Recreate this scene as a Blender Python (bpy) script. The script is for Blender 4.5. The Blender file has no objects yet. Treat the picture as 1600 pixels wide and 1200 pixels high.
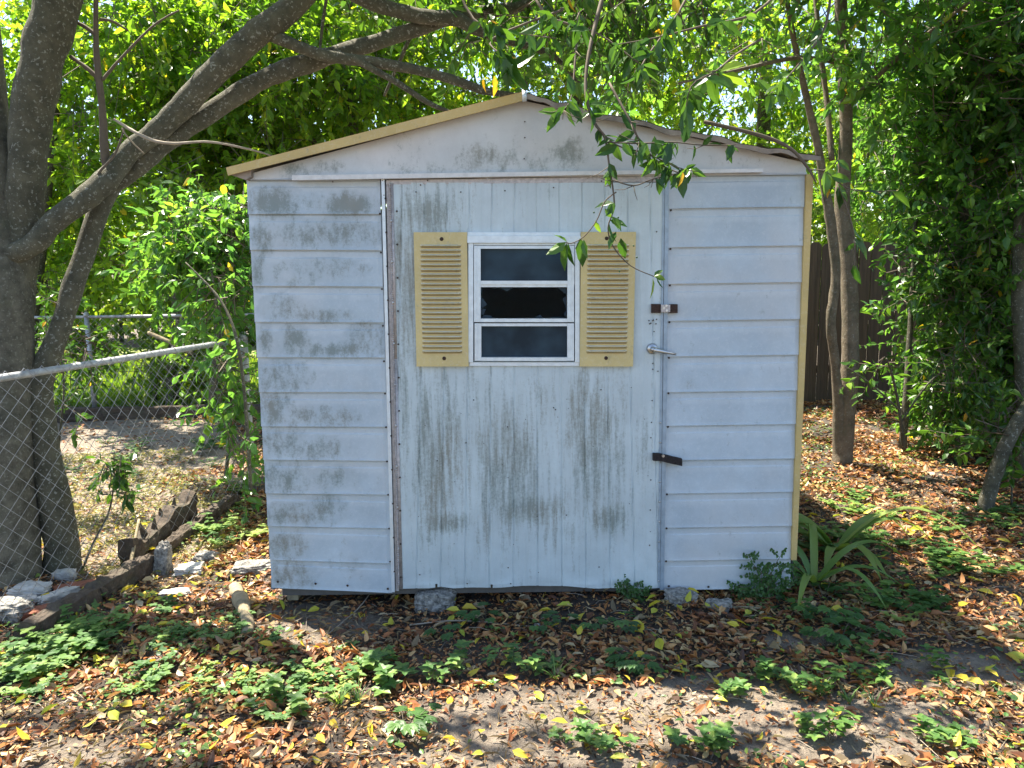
import bpy, math, random
import numpy as np
from mathutils import Matrix, Vector
rng = np.random.default_rng(7); random.seed(7)
SC = bpy.context.scene; COL = SC.collection
# ---------------------------------------------------------------- camera
CAM = np.array([0.0, -3.6, 1.6]); PITCH = math.radians(8.2); ROLL = math.radians(0.75); FPX = 1200.0
f_ = np.array([0, math.cos(PITCH), -math.sin(PITCH)]); r0 = np.array([1.0, 0, 0]); u0 = np.array([0, math.sin(PITCH), math.cos(PITCH)])
r_ = math.cos(ROLL)*r0 - math.sin(ROLL)*u0; u_ = math.sin(ROLL)*r0 + math.cos(ROLL)*u0
cd = bpy.data.cameras.new('camera'); cam = bpy.data.objects.new('camera', cd); COL.objects.link(cam)
cam.matrix_world = Matrix(((r_[0], u_[0], -f_[0], CAM[0]), (r_[1], u_[1], -f_[1], CAM[1]), (r_[2], u_[2], -f_[2], CAM[2]), (0, 0, 0, 1)))
cd.sensor_width = 36; cd.lens = FPX/1600*36; cd.clip_start = 0.05; cd.clip_end = 2000; SC.camera = cam
# ---------------------------------------------------------------- light
SUN_EL = math.radians(65); SH = math.cos(SUN_EL); SAZ = math.radians(46)      # sun stands behind the shed, to the left
S = np.array([-SH*math.sin(SAZ), SH*math.cos(SAZ), math.sin(SUN_EL)])
w = bpy.data.worlds.new('World'); SC.world = w; w.use_nodes = True
nt = w.node_tree; bg = nt.nodes['Background']; sky = nt.nodes.new('ShaderNodeTexSky'); sky.sky_type = 'NISHITA'; sky.sun_disc = False
sky.sun_elevation = SUN_EL; sky.sun_rotation = -SAZ; sky.air_density = 1.0; sky.dust_density = 1.2
nt.links.new(sky.outputs[0], bg.inputs[0]); bg.inputs[1].default_value = 0.092
sl = bpy.data.lights.new('sun', 'SUN'); sl.energy = 5.0; sl.angle = math.radians(0.5); sl.color = (1, .92, .78)
so = bpy.data.objects.new('sun', sl); COL.objects.link(so); so.rotation_euler = Vector(S).to_track_quat('Z', 'Y').to_euler(); so.location = (-4, 4, 9)
SC.view_settings.view_transform = 'Standard'; SC.view_settings.look = 'None'; SC.view_settings.exposure = 2.0; SC.view_settings.gamma = 1
SC.render.engine = 'CYCLES'; SC.cycles.max_bounces = 12; SC.cycles.diffuse_bounces = 6; SC.cycles.transmission_bounces = 4; SC.cycles.use_denoising = True; SC.cycles.sample_clamp_indirect = 8
# ---------------------------------------------------------------- helpers
def ray(px, py):
    px = np.asarray(px, float); py = np.asarray(py, float)
    return r_*((px-800)/FPX)[..., None] + u_*((600-py)/FPX)[..., None] + f_
def F(px, py, Y=0.0):                                   # picture position -> point on the upright plane y = Y
    d = ray(px, py); return CAM + d*((Y-CAM[1])/d[..., 1])[..., None]
_L = rng.random((32, 32, 32))
def vnoise(P, s):
    q = np.asarray(P, float)*s+100; i = np.floor(q).astype(int); t = q-i; t = t*t*(3-2*t); o = 0
    for a in (0, 1):
        for b in (0, 1):
            for c in (0, 1):
                wgt = (t[..., 0] if a else 1-t[..., 0])*(t[..., 1] if b else 1-t[..., 1])*(t[..., 2] if c else 1-t[..., 2])
                o = o+wgt*_L[(i[..., 0]+a) % 32, (i[..., 1]+b) % 32, (i[..., 2]+c) % 32]
    return o
def hz(x, y):                                           # ground height
    x = np.asarray(x, float); y = np.asarray(y, float)
    h = .018*np.sin(1.7*x+.6)*np.cos(1.3*y)+.012*np.sin(3.9*x-1.2*y)+.008*np.sin(6.1*y+2.3*x)
    h = h-.01; near = (np.abs(x) < 6)*(y < 8)*(y > -4); P = np.stack([x, y, x*0], -1)
    return h+near*((vnoise(P, 4)-.5)*.03+(vnoise(P, 12)-.5)*.014)
def G(px, py, dz=0):
    d = ray(px, py); t = -CAM[2]/d[..., 2]; p = CAM+d*t[..., None]
    for _ in range(3):
        t = (hz(p[..., 0], p[..., 1])-CAM[2])/d[..., 2]; p = CAM+d*t[..., None]
    p = p.copy(); p[..., 2] += dz; return p
def proj(P):
    v = np.asarray(P)-CAM; z = v@f_; z = np.where(z < .05, .05, z); return 800+FPX*(v@r_)/z, 600-FPX*(v@u_)/z
def norm(v): return v/np.maximum(np.linalg.norm(v, axis=-1, keepdims=True), 1e-9)
class MB:
    """collects pieces of geometry for one mesh"""
    def __init__(s): s.v = []; s.l = []; s.n = []; s.m = []; s.a = []; s.c = 0
    def add(s, V, faces, mat=0, att=0.0):
        V = np.asarray(V, float).reshape(-1, 3)
        s.v.append(V); s.a.append(np.broadcast_to(np.asarray(att, float), (len(V),)))
        for fc in faces: s.l.append(np.asarray(fc)+s.c); s.n.append(len(fc)); s.m.append(mat)
        s.c += len(V)
    def bulk(s, V, loops, counts, mat=0, att=0.0):
        V = np.asarray(V, float).reshape(-1, 3); s.v.append(V); s.a.append(np.broadcast_to(np.asarray(att, float), (len(V),)))
        s.l.append(np.asarray(loops)+s.c); s.n.append(np.asarray(counts)); s.m.append(np.full(len(counts), mat)); s.c += len(V)
    def build(s, name, mats, parent=None, smooth=True):
        me = bpy.data.meshes.new(name); V = np.concatenate(s.v).astype(np.float32)
        L = np.concatenate([np.atleast_1d(x) for x in s.l]).astype(np.int32); N = np.concatenate([np.atleast_1d(x) for x in s.n]).astype(np.int32)
        M = np.concatenate([np.atleast_1d(x) for x in s.m]).astype(np.int32)
        off = np.zeros(3); q_ = parent
        while q_ is not None: off = off+np.array(q_.location); q_ = q_.parent
        me.vertices.add(len(V)); me.vertices.foreach_set('co', (V-off.astype(np.float32)).ravel())
        me.loops.add(len(L)); me.loops.foreach_set('vertex_index', L)
        me.polygons.add(len(N)); me.polygons.foreach_set('loop_start', np.concatenate([[0], np.cumsum(N)[:-1]]).astype(np.int32)); me.polygons.foreach_set('loop_total', N)
        me.polygons.foreach_set('material_index', M); me.polygons.foreach_set('use_smooth', np.full(len(N), smooth))
        me.update(calc_edges=True)
        at = me.attributes.new('att', 'FLOAT', 'POINT'); at.data.foreach_set('value', np.concatenate(s.a).astype(np.float32))
        for m in (mats if isinstance(mats, (list, tuple)) else [mats]): me.materials.append(m)
        o = bpy.data.objects.new(name, me); COL.objects.link(o)
        if parent is not None: o.parent = parent
        return o
    def box(s, lo, hi, mat=0, M=None, jit=0, att=0):
        lo = np.asarray(lo, float); hi = np.asarray(hi, float)
        V = np.array([[(lo, hi)[i][0], (lo, hi)[j][1], (lo, hi)[k][2]] for i in (0, 1) for j in (0, 1) for k in (0, 1)])
        if jit: V = V+rng.normal(0, jit, V.shape)
        if M is not None: V = V@M[0].T+M[1]
        s.add(V, [(0, 1, 3, 2), (4, 6, 7, 5), (0, 4, 5, 1), (2, 3, 7, 6), (0, 2, 6, 4), (1, 5, 7, 3)], mat, att)
    def slab(s, Q, d, mat=0):                           # quad Q (4 points), thickened along vector d
        Q = np.asarray(Q, float); V = np.concatenate([Q, Q+np.asarray(d, float)])
        s.add(V, [(0, 1, 2, 3), (7, 6, 5, 4), (0, 4, 5, 1), (1, 5, 6, 2), (2, 6, 7, 3), (3, 7, 4, 0)], mat)
    def tube(s, pts, rad, seg=8, mat=0, rough=0.0, sub=0, att=0.0, cap=True):
        P = np.asarray(pts, float); R = np.broadcast_to(np.asarray(rad, float), (len(P),)).copy()
        if sub:                                         # Catmull-Rom resample
            t = np.linspace(0, len(P)-1, (len(P)-1)*sub+1); i = np.clip(t.astype(int), 0, len(P)-2); u = (t-i)[:, None]
            g = lambda k: P[np.clip(i+k, 0, len(P)-1)]
            Pn = .5*((2*g(0))+(-g(-1)+g(1))*u+(2*g(-1)-5*g(0)+4*g(1)-g(2))*u*u+(-g(-1)+3*g(0)-3*g(1)+g(2))*u**3)
            R = np.interp(t, np.arange(len(P)), R); P = Pn
        n = len(P); T = norm(np.gradient(P, axis=0)); ref = np.array([.31, .2, .93])
        if abs(T[0]@ref) > .9: ref = np.array([1., 0, 0])
        A = np.zeros_like(P); a = ref
        for k in range(n):
            a = a-T[k]*(a@T[k]); a = a/np.linalg.norm(a); A[k] = a
        B = np.cross(T, A); th = np.arange(seg)*2*math.pi/seg
        ring = A[:, None]*np.cos(th)[None, :, None]+B[:, None]*np.sin(th)[None, :, None]
        V = P[:, None]+ring*R[:, None, None]
        if rough: V = V+ring*((vnoise(V, 1/(R.max()*1.1))-.5)*2*rough*R[:, None])[..., None]
        k = np.arange(n-1)[:, None]*seg; j = np.arange(seg)[None]; j2 = (j+1) % seg
        Fq = np.stack([k+j, k+j2, k+seg+j2, k+seg+j], -1).reshape(-1)
        V = V.reshape(-1, 3); cnt = np.full((n-1)*seg, 4)
        if cap:
            Fq = np.concatenate([Fq, np.arange(seg)[::-1], (n-1)*seg+np.arange(seg)]); cnt = np.concatenate([cnt, [seg, seg]])
        s.bulk(V, Fq, cnt, mat, att)
    def grid(s, Vg, mat=0, att=0.0, keep=None):
        ny, nx = Vg.shape[:2]; i = np.arange(ny-1)[:, None]*nx+np.arange(nx-1)[None]
        q = np.stack([i, i+nx, i+nx+1, i+1], -1).reshape(-1, 4)
        if keep is not None: q = q[keep.reshape(-1)]
        a = np.asarray(att, float); a = a.reshape(-1) if a.ndim else a
        s.bulk(Vg.reshape(-1, 3), q.reshape(-1), np.full(len(q), 4), mat, a)
# leaf template: x along the leaf, y across, z normal
def leaf_tmpl(wd=.42, fold=.08, droop=.12, n=2):
    xs = [.3, .66]; ws = [1, .8]; V = [(0, 0, 0)]
    for x, q in zip(xs, ws): V += [(x, 0, -droop*x*x), (x, q*wd/2, fold-droop*x*x), (x, -q*wd/2, fold-droop*x*x)]
    V.append((1, 0, -droop))
    loops = [0, 1, 2, 0, 3, 1, 1, 4, 5, 2, 1, 3, 6, 4, 4, 7, 5, 4, 6, 7]; cnt = [3, 3, 4, 4, 3, 3]
    return np.array(V), np.array(loops), np.array(cnt)
def add_leaves(mb, pos, dr, nm, size, tmpl=None, att=None, mat=0):
    V, L, Cn = tmpl or leaf_tmpl(); n = len(pos)
    if n == 0: return
    X = norm(dr); Z = norm(nm-X*np.sum(nm*X, -1, keepdims=True)); Y = np.cross(Z, X)
    size = np.broadcast_to(size, (n,))[:, None, None]
    W = pos[:, None]+size*(V[None, :, 0:1]*X[:, None]+V[None, :, 1:2]*Y[:, None]+V[None, :, 2:3]*Z[:, None])
    lo = (L[None]+np.arange(n)[:, None]*len(V)).ravel()
    a = rng.random(n) if att is None else np.broadcast_to(att, (n,))
    mb.bulk(W, lo, np.tile(Cn, n), mat, np.repeat(a, len(V)))
def tag(o, label, cat, group=None, kind=None):
    if kind: o['kind'] = kind
    if label: o['label'] = label
    if cat: o['category'] = cat
    if group: o['group'] = group
    return o
def thing(name, loc, label, cat, group=None):
    o = bpy.data.objects.new(name, None); COL.objects.link(o); o.location = [float(q) for q in loc]; o.empty_display_size = .1
    o.matrix_world = Matrix.Translation(o.location)
    return tag(o, label, cat, group)
# ---------------------------------------------------------------- materials
def mat(name):
    m = bpy.data.materials.new(name); m.use_nodes = True; t = m.node_tree; return m, t, t.nodes['Principled BSDF'], t.nodes['Material Output']
def N(t, typ, **kw):
    n = t.nodes.new(typ)
    for k, v in kw.items():
        if k.startswith('i_'): n.inputs[k[2:].replace('_', ' ')].default_value = v
        else: setattr(n, k, v)
    return n
def noise(t, scale, detail=4, rough=.6, vec=None, stretch=None):
    n = N(t, 'ShaderNodeTexNoise'); n.inputs['Scale'].default_value = scale; n.inputs['Detail'].default_value = detail; n.inputs['Roughness'].default_value = rough
    g = N(t, 'ShaderNodeNewGeometry').outputs['Position'] if vec is None else vec
    if stretch:
        mp = N(t, 'ShaderNodeMapping'); mp.inputs['Scale'].default_value = stretch; t.links.new(g, mp.inputs[0]); g = mp.outputs[0]
    t.links.new(g, n.inputs['Vector']); return n.outputs['Fac']
def ramp(t, src, stops, interp='LINEAR'):
    r = N(t, 'ShaderNodeValToRGB'); r.color_ramp.interpolation = interp
    while len(r.color_ramp.elements) < len(stops): r.color_ramp.elements.new(.5)
    for e, (p, c) in zip(r.color_ramp.elements, stops): e.position = p; e.color = (c, c, c, 1) if not hasattr(c, '__len__') else (*c, 1)
    t.links.new(src, r.inputs[0]); return r.outputs[0]
def mix(t, fac, a, b, mode='MIX'):
    m = N(t, 'ShaderNodeMix', data_type='RGBA', blend_type=mode)
    for sock, v in ((m.inputs[0], fac), (m.inputs[6], a), (m.inputs[7], b)):
        if hasattr(v, 'links') or hasattr(v, 'is_linked'): t.links.new(v, sock)
        else: sock.default_value = v if not hasattr(v, '__len__') else (*v, 1)
    return m.outputs[2]
def mth(t, op, a, b=0.0, clamp=False):
    m = N(t, 'ShaderNodeMath', operation=op, use_clamp=clamp)
    for i, v in enumerate((a, b)):
        if hasattr(v, 'is_linked'): t.links.new(v, m.inputs[i])
        else: m.inputs[i].default_value = v
    return m.outputs[0]
def attr(t, name='att'): return N(t, 'ShaderNodeAttribute', attribute_name=name).outputs['Fac']
def bump(t, b, src, dist=.01, st=.5):
    n = N(t, 'ShaderNodeBump'); n.inputs['Strength'].default_value = st; n.inputs['Distance'].default_value = dist
    t.links.new(src, n.inputs['Height']); t.links.new(n.outputs[0], b.inputs['Normal'])
def simple(name, c, rough=.6, metal=0, var=.15, vs=30, bs=0.002, bscale=80):
    m, t, b, o = mat(name); n = noise(t, vs); c1 = tuple(q*(1-var) for q in c); c2 = tuple(min(1, q*(1+var)) for q in c)
    t.links.new(ramp(t, n, [(.3, c1), (.7, c2)]), b.inputs['Base Color']); b.inputs['Roughness'].default_value = rough; b.inputs['Metallic'].default_value = metal
    if bs: bump(t, b, noise(t, bscale), bs)
    return m
def leafmat(name, stops, trans=.45, tcol=1.5, rough=.42):
    m, t, b, o = mat(name); a = attr(t); c = ramp(t, a, stops)
    n = noise(t, 2.2, 2); c = mix(t, ramp(t, n, [(.35, 0), (.65, .35)]), c, mix(t, 1.0, c, (.62, .8, .5), 'MULTIPLY'))
    t.links.new(c, b.inputs['Base Color']); b.inputs['Roughness'].default_value = rough; b.inputs['Specular IOR Level'].default_value = .45
    tr = N(t, 'ShaderNodeBsdfTranslucent'); t.links.new(mix(t, 1.0, c, (1.25*tcol, 1.2*tcol, .55*tcol), 'MULTIPLY'), tr.inputs[0])
    ms = N(t, 'ShaderNodeMixShader'); ms.inputs[0].default_value = trans
    t.links.new(b.outputs[0], ms.inputs[1]); t.links.new(tr.outputs[0], ms.inputs[2]); t.links.new(ms.outputs[0], o.inputs[0]); return m
LEAF_A = leafmat('sunny_leaves', [(0, (.05, .12, .018)), (.4, (.11, .21, .022)), (.75, (.18, .28, .028)), (.95, (.27, .32, .03)), (1, (.4, .34, .03))], .6, 1.9)
LEAF_B = leafmat('dark_leaves', [(0, (.03, .09, .035)), (.5, (.06, .15, .04)), (.88, (.12, .23, .04)), (.975, (.18, .28, .035)), (1, (.5, .36, .03))], .48, 1.9, .28)
LEAF_C = leafmat('hanging_leaves', [(0, (.03, .08, .02)), (.5, (.05, .12, .022)), (.85, (.1, .2, .03)), (.96, (.2, .3, .04)), (1, (.5, .3, .03))], .42, 1.5, .3)
LEAF_H = leafmat('far_leaves', [(0, (.06, .12, .02)), (.6, (.13, .22, .03)), (1, (.3, .36, .05))], .5, 1.6)
STRAW = leafmat('straw', [(0, (.12, .085, .05)), (.5, (.3, .21, .12)), (1, (.5, .39, .24))], .15, 1.0)
YGR = leafmat('dry_grass', [(0, (.12, .14, .04)), (.5, (.3, .27, .09)), (1, (.45, .38, .18))], .25, 1.0)
WEED = leafmat('weed_leaves', [(0, (.04, .10, .03)), (.4, (.08, .17, .045)), (.75, (.16, .26, .065)), (1, (.28, .34, .09))], .34, 1.4)
LITTER = leafmat('dry_leaves', [(0, (.06, .027, .015)), (.25, (.16, .058, .024)), (.5, (.34, .125, .042)), (.75, (.5, .24, .09)), (.92, (.58, .40, .2)), (1, (.2, .13, .08))], .15, 1.0, .5)
YELLOW = leafmat('yellow_leaves', [(0, (.5, .36, .03)), (.5, (.62, .5, .05)), (1, (.42, .46, .06))], .25, 1.0, .45)
def barkmat(name, c1, c2, spots=.5):
    m, t, b, o = mat(name); n = noise(t, 14, 6, .7); c = ramp(t, n, [(.3, c1), (.7, c2)])
    sp = noise(t, 62, 4, .6); c = mix(t, ramp(t, sp, [(.58, 0), (.64, spots)]), c, (.36, .36, .31))
    sp2 = noise(t, 5, 4, .7); c = mix(t, ramp(t, sp2, [(.52, 0), (.7, .55)]), c, (.07, .075, .045))
    t.links.new(c, b.inputs['Base Color']); b.inputs['Roughness'].default_value = .9
    bump(t, b, noise(t, 60, 6, .75, stretch=(1, 1, .45)), .012, .8); return m
BARK = barkmat('lichen_bark', (.042, .040, .026), (.125, .115, .075), .6)
BARKP = barkmat('pale_patch_bark', (.045, .042, .03), (.17, .155, .115), .3)
BARK2 = barkmat('pale_bark', (.09, .07, .045), (.22, .175, .12), .35)
TWIG = simple('twig_bark', (.11, .085, .06), .85, bs=0)
PALETWIG = simple('pale_twig', (.3, .25, .19), .8, bs=0)
def paintmat(name, base, speck=.5, streak=False, tint=None, rough=.5):
    m, t, b, o = mat(name); n = noise(t, 3.2, 5, .6)
    c = ramp(t, n, [(.3, tuple(q*.84 for q in base)), (.7, tuple(q*1.1 for q in base))]); c = mix(t, ramp(t, noise(t, 11, 6, .75), [(.4, 0), (.65, .3)]), c, tuple(q*.72 for q in base))
    if streak:
        sk = noise(t, 1, 5, .65, stretch=(26, 1, 1.3)); c = mix(t, ramp(t, sk, [(.42, 0), (.72, .5)]), c, tuple(q*.82 for q in base))
    chalk = noise(t, 75, 5, .8); c = mix(t, ramp(t, chalk, [(.52, 0), (.64, speck)]), c, (.74, .74, .74))
    if tint: c = mix(t, ramp(t, noise(t, 1.7, 3), [(.45, 0), (.7, .5)]), c, tint)
    a = attr(t); fine = noise(t, 85, 8, .85); mid = noise(t, 16, 5, .7, stretch=((2.6, 1, .22) if streak else (1.3, 1, .7))); s = mth(t, 'ADD', mth(t, 'MULTIPLY', fine, 1.15), mth(t, 'MULTIPLY', mid, 1.35))
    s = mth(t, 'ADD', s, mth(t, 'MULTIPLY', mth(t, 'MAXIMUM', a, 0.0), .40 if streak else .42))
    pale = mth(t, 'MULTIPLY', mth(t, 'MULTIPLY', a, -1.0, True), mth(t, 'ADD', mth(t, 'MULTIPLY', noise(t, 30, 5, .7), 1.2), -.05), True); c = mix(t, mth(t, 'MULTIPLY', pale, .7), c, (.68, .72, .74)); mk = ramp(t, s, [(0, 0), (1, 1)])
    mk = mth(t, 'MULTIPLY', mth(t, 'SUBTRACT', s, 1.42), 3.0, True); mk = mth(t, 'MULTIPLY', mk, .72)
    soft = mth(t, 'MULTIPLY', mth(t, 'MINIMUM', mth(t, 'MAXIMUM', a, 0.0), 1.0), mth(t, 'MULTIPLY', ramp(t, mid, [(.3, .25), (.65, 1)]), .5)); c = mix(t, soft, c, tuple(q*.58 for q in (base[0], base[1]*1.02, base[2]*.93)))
    hue = ramp(t, noise(t, 2.6, 2), [(.42, (.15, .18, .16)), (.6, (.19, .175, .13))])
    c = mix(t, mk, c, hue)
    t.links.new(c, b.inputs['Base Color']); b.inputs['Roughness'].default_value = rough
    bump(t, b, mth(t, 'ADD', noise(t, 9, 3), mth(t, 'MULTIPLY', fine, .08)), .004, .35); return m
SIDING = paintmat('weathered_siding_paint', (.45, .52, .575), .2, tint=(.56, .53, .50))
DOORP = paintmat('weathered_door_paint', (.56, .635, .66), .12, streak=True)
GABLE = paintmat('gable_paint', (.63, .61, .585), .12, tint=(.52, .58, .60))
WHITE = simple('white_aluminium', (.66, .71, .74), .38, .25, .1)
RAILP = simple('rail_paint', (.66, .64, .62), .5, 0, .12)
BLACKR = simple('black_crust', (.02, .014, .014), .85, 0, .6, 90, .01, 90)
JAMB = simple('blue_grey_trim', (.30, .37, .44), .45, .2, .15)
HINGE = simple('oxidised_aluminium', (.46, .42, .41), .5, .3, .25, 60)
TAN = paintmat('tan_paint', (.58, .42, .16), .12, rough=.55)
SHUT = paintmat('shutter_paint', (.64, .50, .22), .15, rough=.5)
RUST = simple('rusty_steel', (.055, .03, .022), .8, .3, .5, 120)
SLIT = simple('louvre_slit_shade', (.22, .14, .065), .8, bs=0)  # brown standing in for the shade under each louvre
DARK = simple('dark_holes', (.045, .028, .02), .8, bs=0)
STEEL = simple('steel', (.5, .5, .5), .3, .9, .2)
ROOFM = simple('weathered_roof_sheet', (.27, .22, .18), .7, .1, .35, 12)
GALV = simple('galvanised_wire', (.33, .33, .33), .45, .5, .3, 40)
RAILM = simple('galvanised_rail', (.36, .37, .38), .55, .4, .35, 25)
INSIDE = simple('inside_wall', (.12, .11, .1), .9)
STONE = simple('rubble_concrete', (.22, .21, .19), .95, 0, .7, 60, .03, 70)
WSTONE = simple('pale_rubble', (.40, .39, .36), .9, 0, .25, 18, .02, 40)
BRICK = simple('old_brick', (.22, .085, .05), .95, 0, .3, 20, .01, 60)
ROT = barkmat('rotten_wood', (.03, .022, .016), (.11, .08, .055), .1)
PALEWOOD = barkmat('dead_log', (.2, .15, .09), (.4, .33, .2), .2)
FENCEW, t, b, o = mat('weathered_boards')
c = ramp(t, noise(t, 1, 6, .7, stretch=(38, 38, 1.6)), [(.3, (.05, .032, .02)), (.7, (.16, .105, .065))])
c = mix(t, mth(t, 'MULTIPLY', attr(t), .6), c, (.06, .045, .035)); t.links.new(c, b.inputs['Base Color']); b.inputs['Roughness'].default_value = .9
bump(t, b, noise(t, 1, 5, .7, stretch=(60, 60, 2)), .006, .6)
GLASS, t, b, o = mat('frosted_glass')
t.links.new(ramp(t, noise(t, 5, 3), [(.35, (.010, .022, .034)), (.7, (.03, .06, .085))]), b.inputs['Base Color']); b.inputs['Roughness'].default_value = .28; b.inputs['Specular IOR Level'].default_value = .16
bump(t, b, noise(t, 260, 2), .0015, .4)
GROUND, t, b, o = mat('sandy_soil')
n1 = noise(t, 2.0, 6, .65); n2 = noise(t, 55, 6, .8); n3 = noise(t, 9, 5, .7)
c = ramp(t, n3, [(.3, (.13, .10, .075)), (.7, (.42, .345, .265))]); c = mix(t, ramp(t, noise(t, 190, 3, .7), [(.40, .55), (.48, 0)]), c, (.09, .07, .055)); c = mix(t, ramp(t, n2, [(.4, 0), (.75, .6)]), c, (.42, .35, .27))
c = mix(t, ramp(t, n2, [(.28, .8), (.42, 0)]), c, (.07, .05, .04))
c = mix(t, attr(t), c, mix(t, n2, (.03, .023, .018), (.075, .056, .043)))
t.links.new(c, b.inputs['Base Color']); b.inputs['Roughness'].default_value = .95
bump(t, b, mth(t, 'ADD', mth(t, 'MULTIPLY', n2, .8), n3), .03, 1.0)
LAWN, t, b, o = mat('lawn_soil'); c = ramp(t, noise(t, 6, 6, .7), [(.35, (.10, .13, .03)), (.6, (.2, .23, .06)), (.75, (.32, .27, .14))])
t.links.new(c, b.inputs['Base Color']); b.inputs['Roughness'].default_value = .95
# ---------------------------------------------------------------- picture masks on the ground
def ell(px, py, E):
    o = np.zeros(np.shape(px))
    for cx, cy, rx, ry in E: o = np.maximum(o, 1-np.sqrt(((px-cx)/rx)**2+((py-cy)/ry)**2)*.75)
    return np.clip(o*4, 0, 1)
LIT = [(120, 1100, 150, 45), (260, 1160, 160, 34), (40, 1180, 110, 40), (560, 1075, 170, 40), (90, 1050, 40, 20), (1540, 1150, 160, 70), (750, 1085, 90, 22), (450, 975, 110, 40), (330, 1010, 90, 30), (540, 960, 60, 20), (380, 900, 70, 55), (330, 960, 60, 40), (290, 850, 60, 30), (620, 1080, 130, 45), (400, 1060, 90, 28), (60, 1095, 110, 50), (200, 1080, 100, 35), (60, 1180, 90, 30), (470, 1160, 80, 25), (300, 1180, 80, 18),
       (700, 1190, 120, 22), (860, 1085, 60, 22), (1010, 1095, 80, 35), (1100, 1085, 110, 35), (1180, 1130, 150, 45), (1330, 1160, 150, 40), (1520, 1140, 120, 60), (1420, 1190, 200, 30), (950, 1165, 80, 30),
       (205, 830, 150, 65), (150, 690, 60, 30), (300, 660, 60, 16), (1400, 780, 130, 25), (1330, 820, 70, 30), (1480, 740, 100, 22), (1300, 660, 60, 18), (1290, 760, 50, 18), (1540, 870, 60, 18), (1450, 830, 70, 14), (1560, 690, 60, 12), (1400, 680, 70, 10), (1590, 950, 40, 30), (1350, 735, 60, 10)]
DIM = [(1250, 1090, 160, 16), (1130, 1175, 90, 14), (420, 1120, 150, 22), (750, 1150, 130, 25), (150, 1135, 150, 22), (560, 1120, 60, 20)]
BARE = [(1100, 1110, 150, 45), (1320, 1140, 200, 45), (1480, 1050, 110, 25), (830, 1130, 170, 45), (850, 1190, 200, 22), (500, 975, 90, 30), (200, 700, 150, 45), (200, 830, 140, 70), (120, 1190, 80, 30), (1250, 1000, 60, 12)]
# ---------------------------------------------------------------- ground
def ground_sheet():
    def axis(lo, hi, fine_lo, fine_hi, st):
        a = list(np.arange(fine_lo, fine_hi, st)); x = fine_hi; d = st
        while x < hi: a.append(x); d *= 1.35; x += d
        a.append(hi); x = fine_lo; d = st; b = []
        while x > lo: d *= 1.35; x -= d; b.append(x)
        b = [q for q in b if q > lo]; return np.array(sorted(b+[lo]+a))
    xs = axis(-400, 400, -3.2, 4.2, .05); ys = axis(-60, 700, -2.2, 6, .05)
    X, Y = np.meshgrid(xs, ys); Z = hz(X, Y); P = np.stack([X, Y, Z], -1)
    near = (np.abs(X) < 6)*(Y < 8)*(Y > -4)
    Z = np.where(Y > 14, -.0, Z)
    P[..., 2] = Z; px, py = proj(P)
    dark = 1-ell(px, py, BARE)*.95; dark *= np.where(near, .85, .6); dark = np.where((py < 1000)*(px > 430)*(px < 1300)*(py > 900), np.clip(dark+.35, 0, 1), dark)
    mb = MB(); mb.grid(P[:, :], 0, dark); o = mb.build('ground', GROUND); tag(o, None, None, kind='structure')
    # reversed winding is harmless; make normals face up
    me = o.data; me.flip_normals() if me.polygons[0].normal.z < 0 else None
ground_sheet()
X, Y = np.meshgrid(np.linspace(-12, -2.7, 60), np.linspace(6.3, 14, 50)); mb = MB(); P = np.stack([X, Y, hz(X, Y)*(Y < 13.9)+.012+.02*vnoise(np.stack([X, Y, X*0], -1), 1.5)], -1); mb.grid(P); o = mb.build('lawn', LAWN); o.data.flip_normals() if o.data.polygons[0].normal.z < 0 else None
tag(o, None, None, kind='structure')
# ---------------------------------------------------------------- the shed
shed = thing('shed', (0, 0, 0), 'weathered pale blue-white metal garden shed with yellow shutters beside its broken window', 'shed')
LROW = [281, 335, 391.5, 448, 504, 558.5, 612.4, 665.6, 718.4, 771, 822.5, 876, 920.5]
RROW = [273, 325, 385.5, 442.5, 500, 555.5, 611, 663.5, 717, 769, 822, 873.5, 919]
DIRT = [(430, 318, 40, 22, 1.5), (545, 320, 36, 16, 1.7), (480, 318, 60, 15, .7), (500, 366, 110, 22, .8), (545, 358, 50, 12, 1.0), (412, 372, 16, 26, 1.2), (405, 420, 10, 30, 1.2), (460, 440, 30, 10, .8), (500, 420, 90, 20, .55), (500, 492, 50, 12, .9), (440, 480, 40, 24, .6),
        (460, 530, 22, 22, 1.1), (520, 548, 60, 12, 1.1), (575, 530, 36, 26, .8), (415, 530, 12, 24, .9), (440, 590, 45, 26, .9), (430, 640, 26, 26, 1.1), (500, 650, 60, 18, .8), (440, 690, 40, 26, .9), (500, 700, 40, 18, 1.0), (445, 745, 40, 26, 1.0), (520, 745, 40, 18, .7), (460, 805, 70, 18, .95), (510, 790, 30, 20, .8), (445, 850, 30, 24, .9), (455, 900, 36, 22, 1.0), (540, 880, 40, 20, .4),
        (665, 335, 60, 40, 1.1), (634, 450, 24, 190, 1.0), (640, 600, 26, 120, .6), (682, 710, 48, 130, 1.0), (700, 815, 40, 20, 1.3), (676, 640, 20, 60, .7), (765, 720, 34, 120, .85), (800, 730, 60, 110, .9), (820, 795, 55, 30, 1.2), (850, 620, 60, 60, .35), (928, 700, 46, 130, .95), (905, 650, 16, 80, .9), (950, 808, 40, 26, 1.15), (860, 830, 140, 25, .5), (780, 590, 200, 30, .3), (1000, 700, 40, 120, .35), (880, 300, 100, 14, .25),
        (760, 250, 46, 22, .95), (700, 262, 60, 14, .6), (890, 238, 30, 22, 1.1), (480, 265, 60, 12, .7), (820, 255, 120, 16, .5), (1150, 255, 60, 12, .3), (1120, 415, 60, 20, .2), (1075, 600, 30, 20, .3)]
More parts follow.
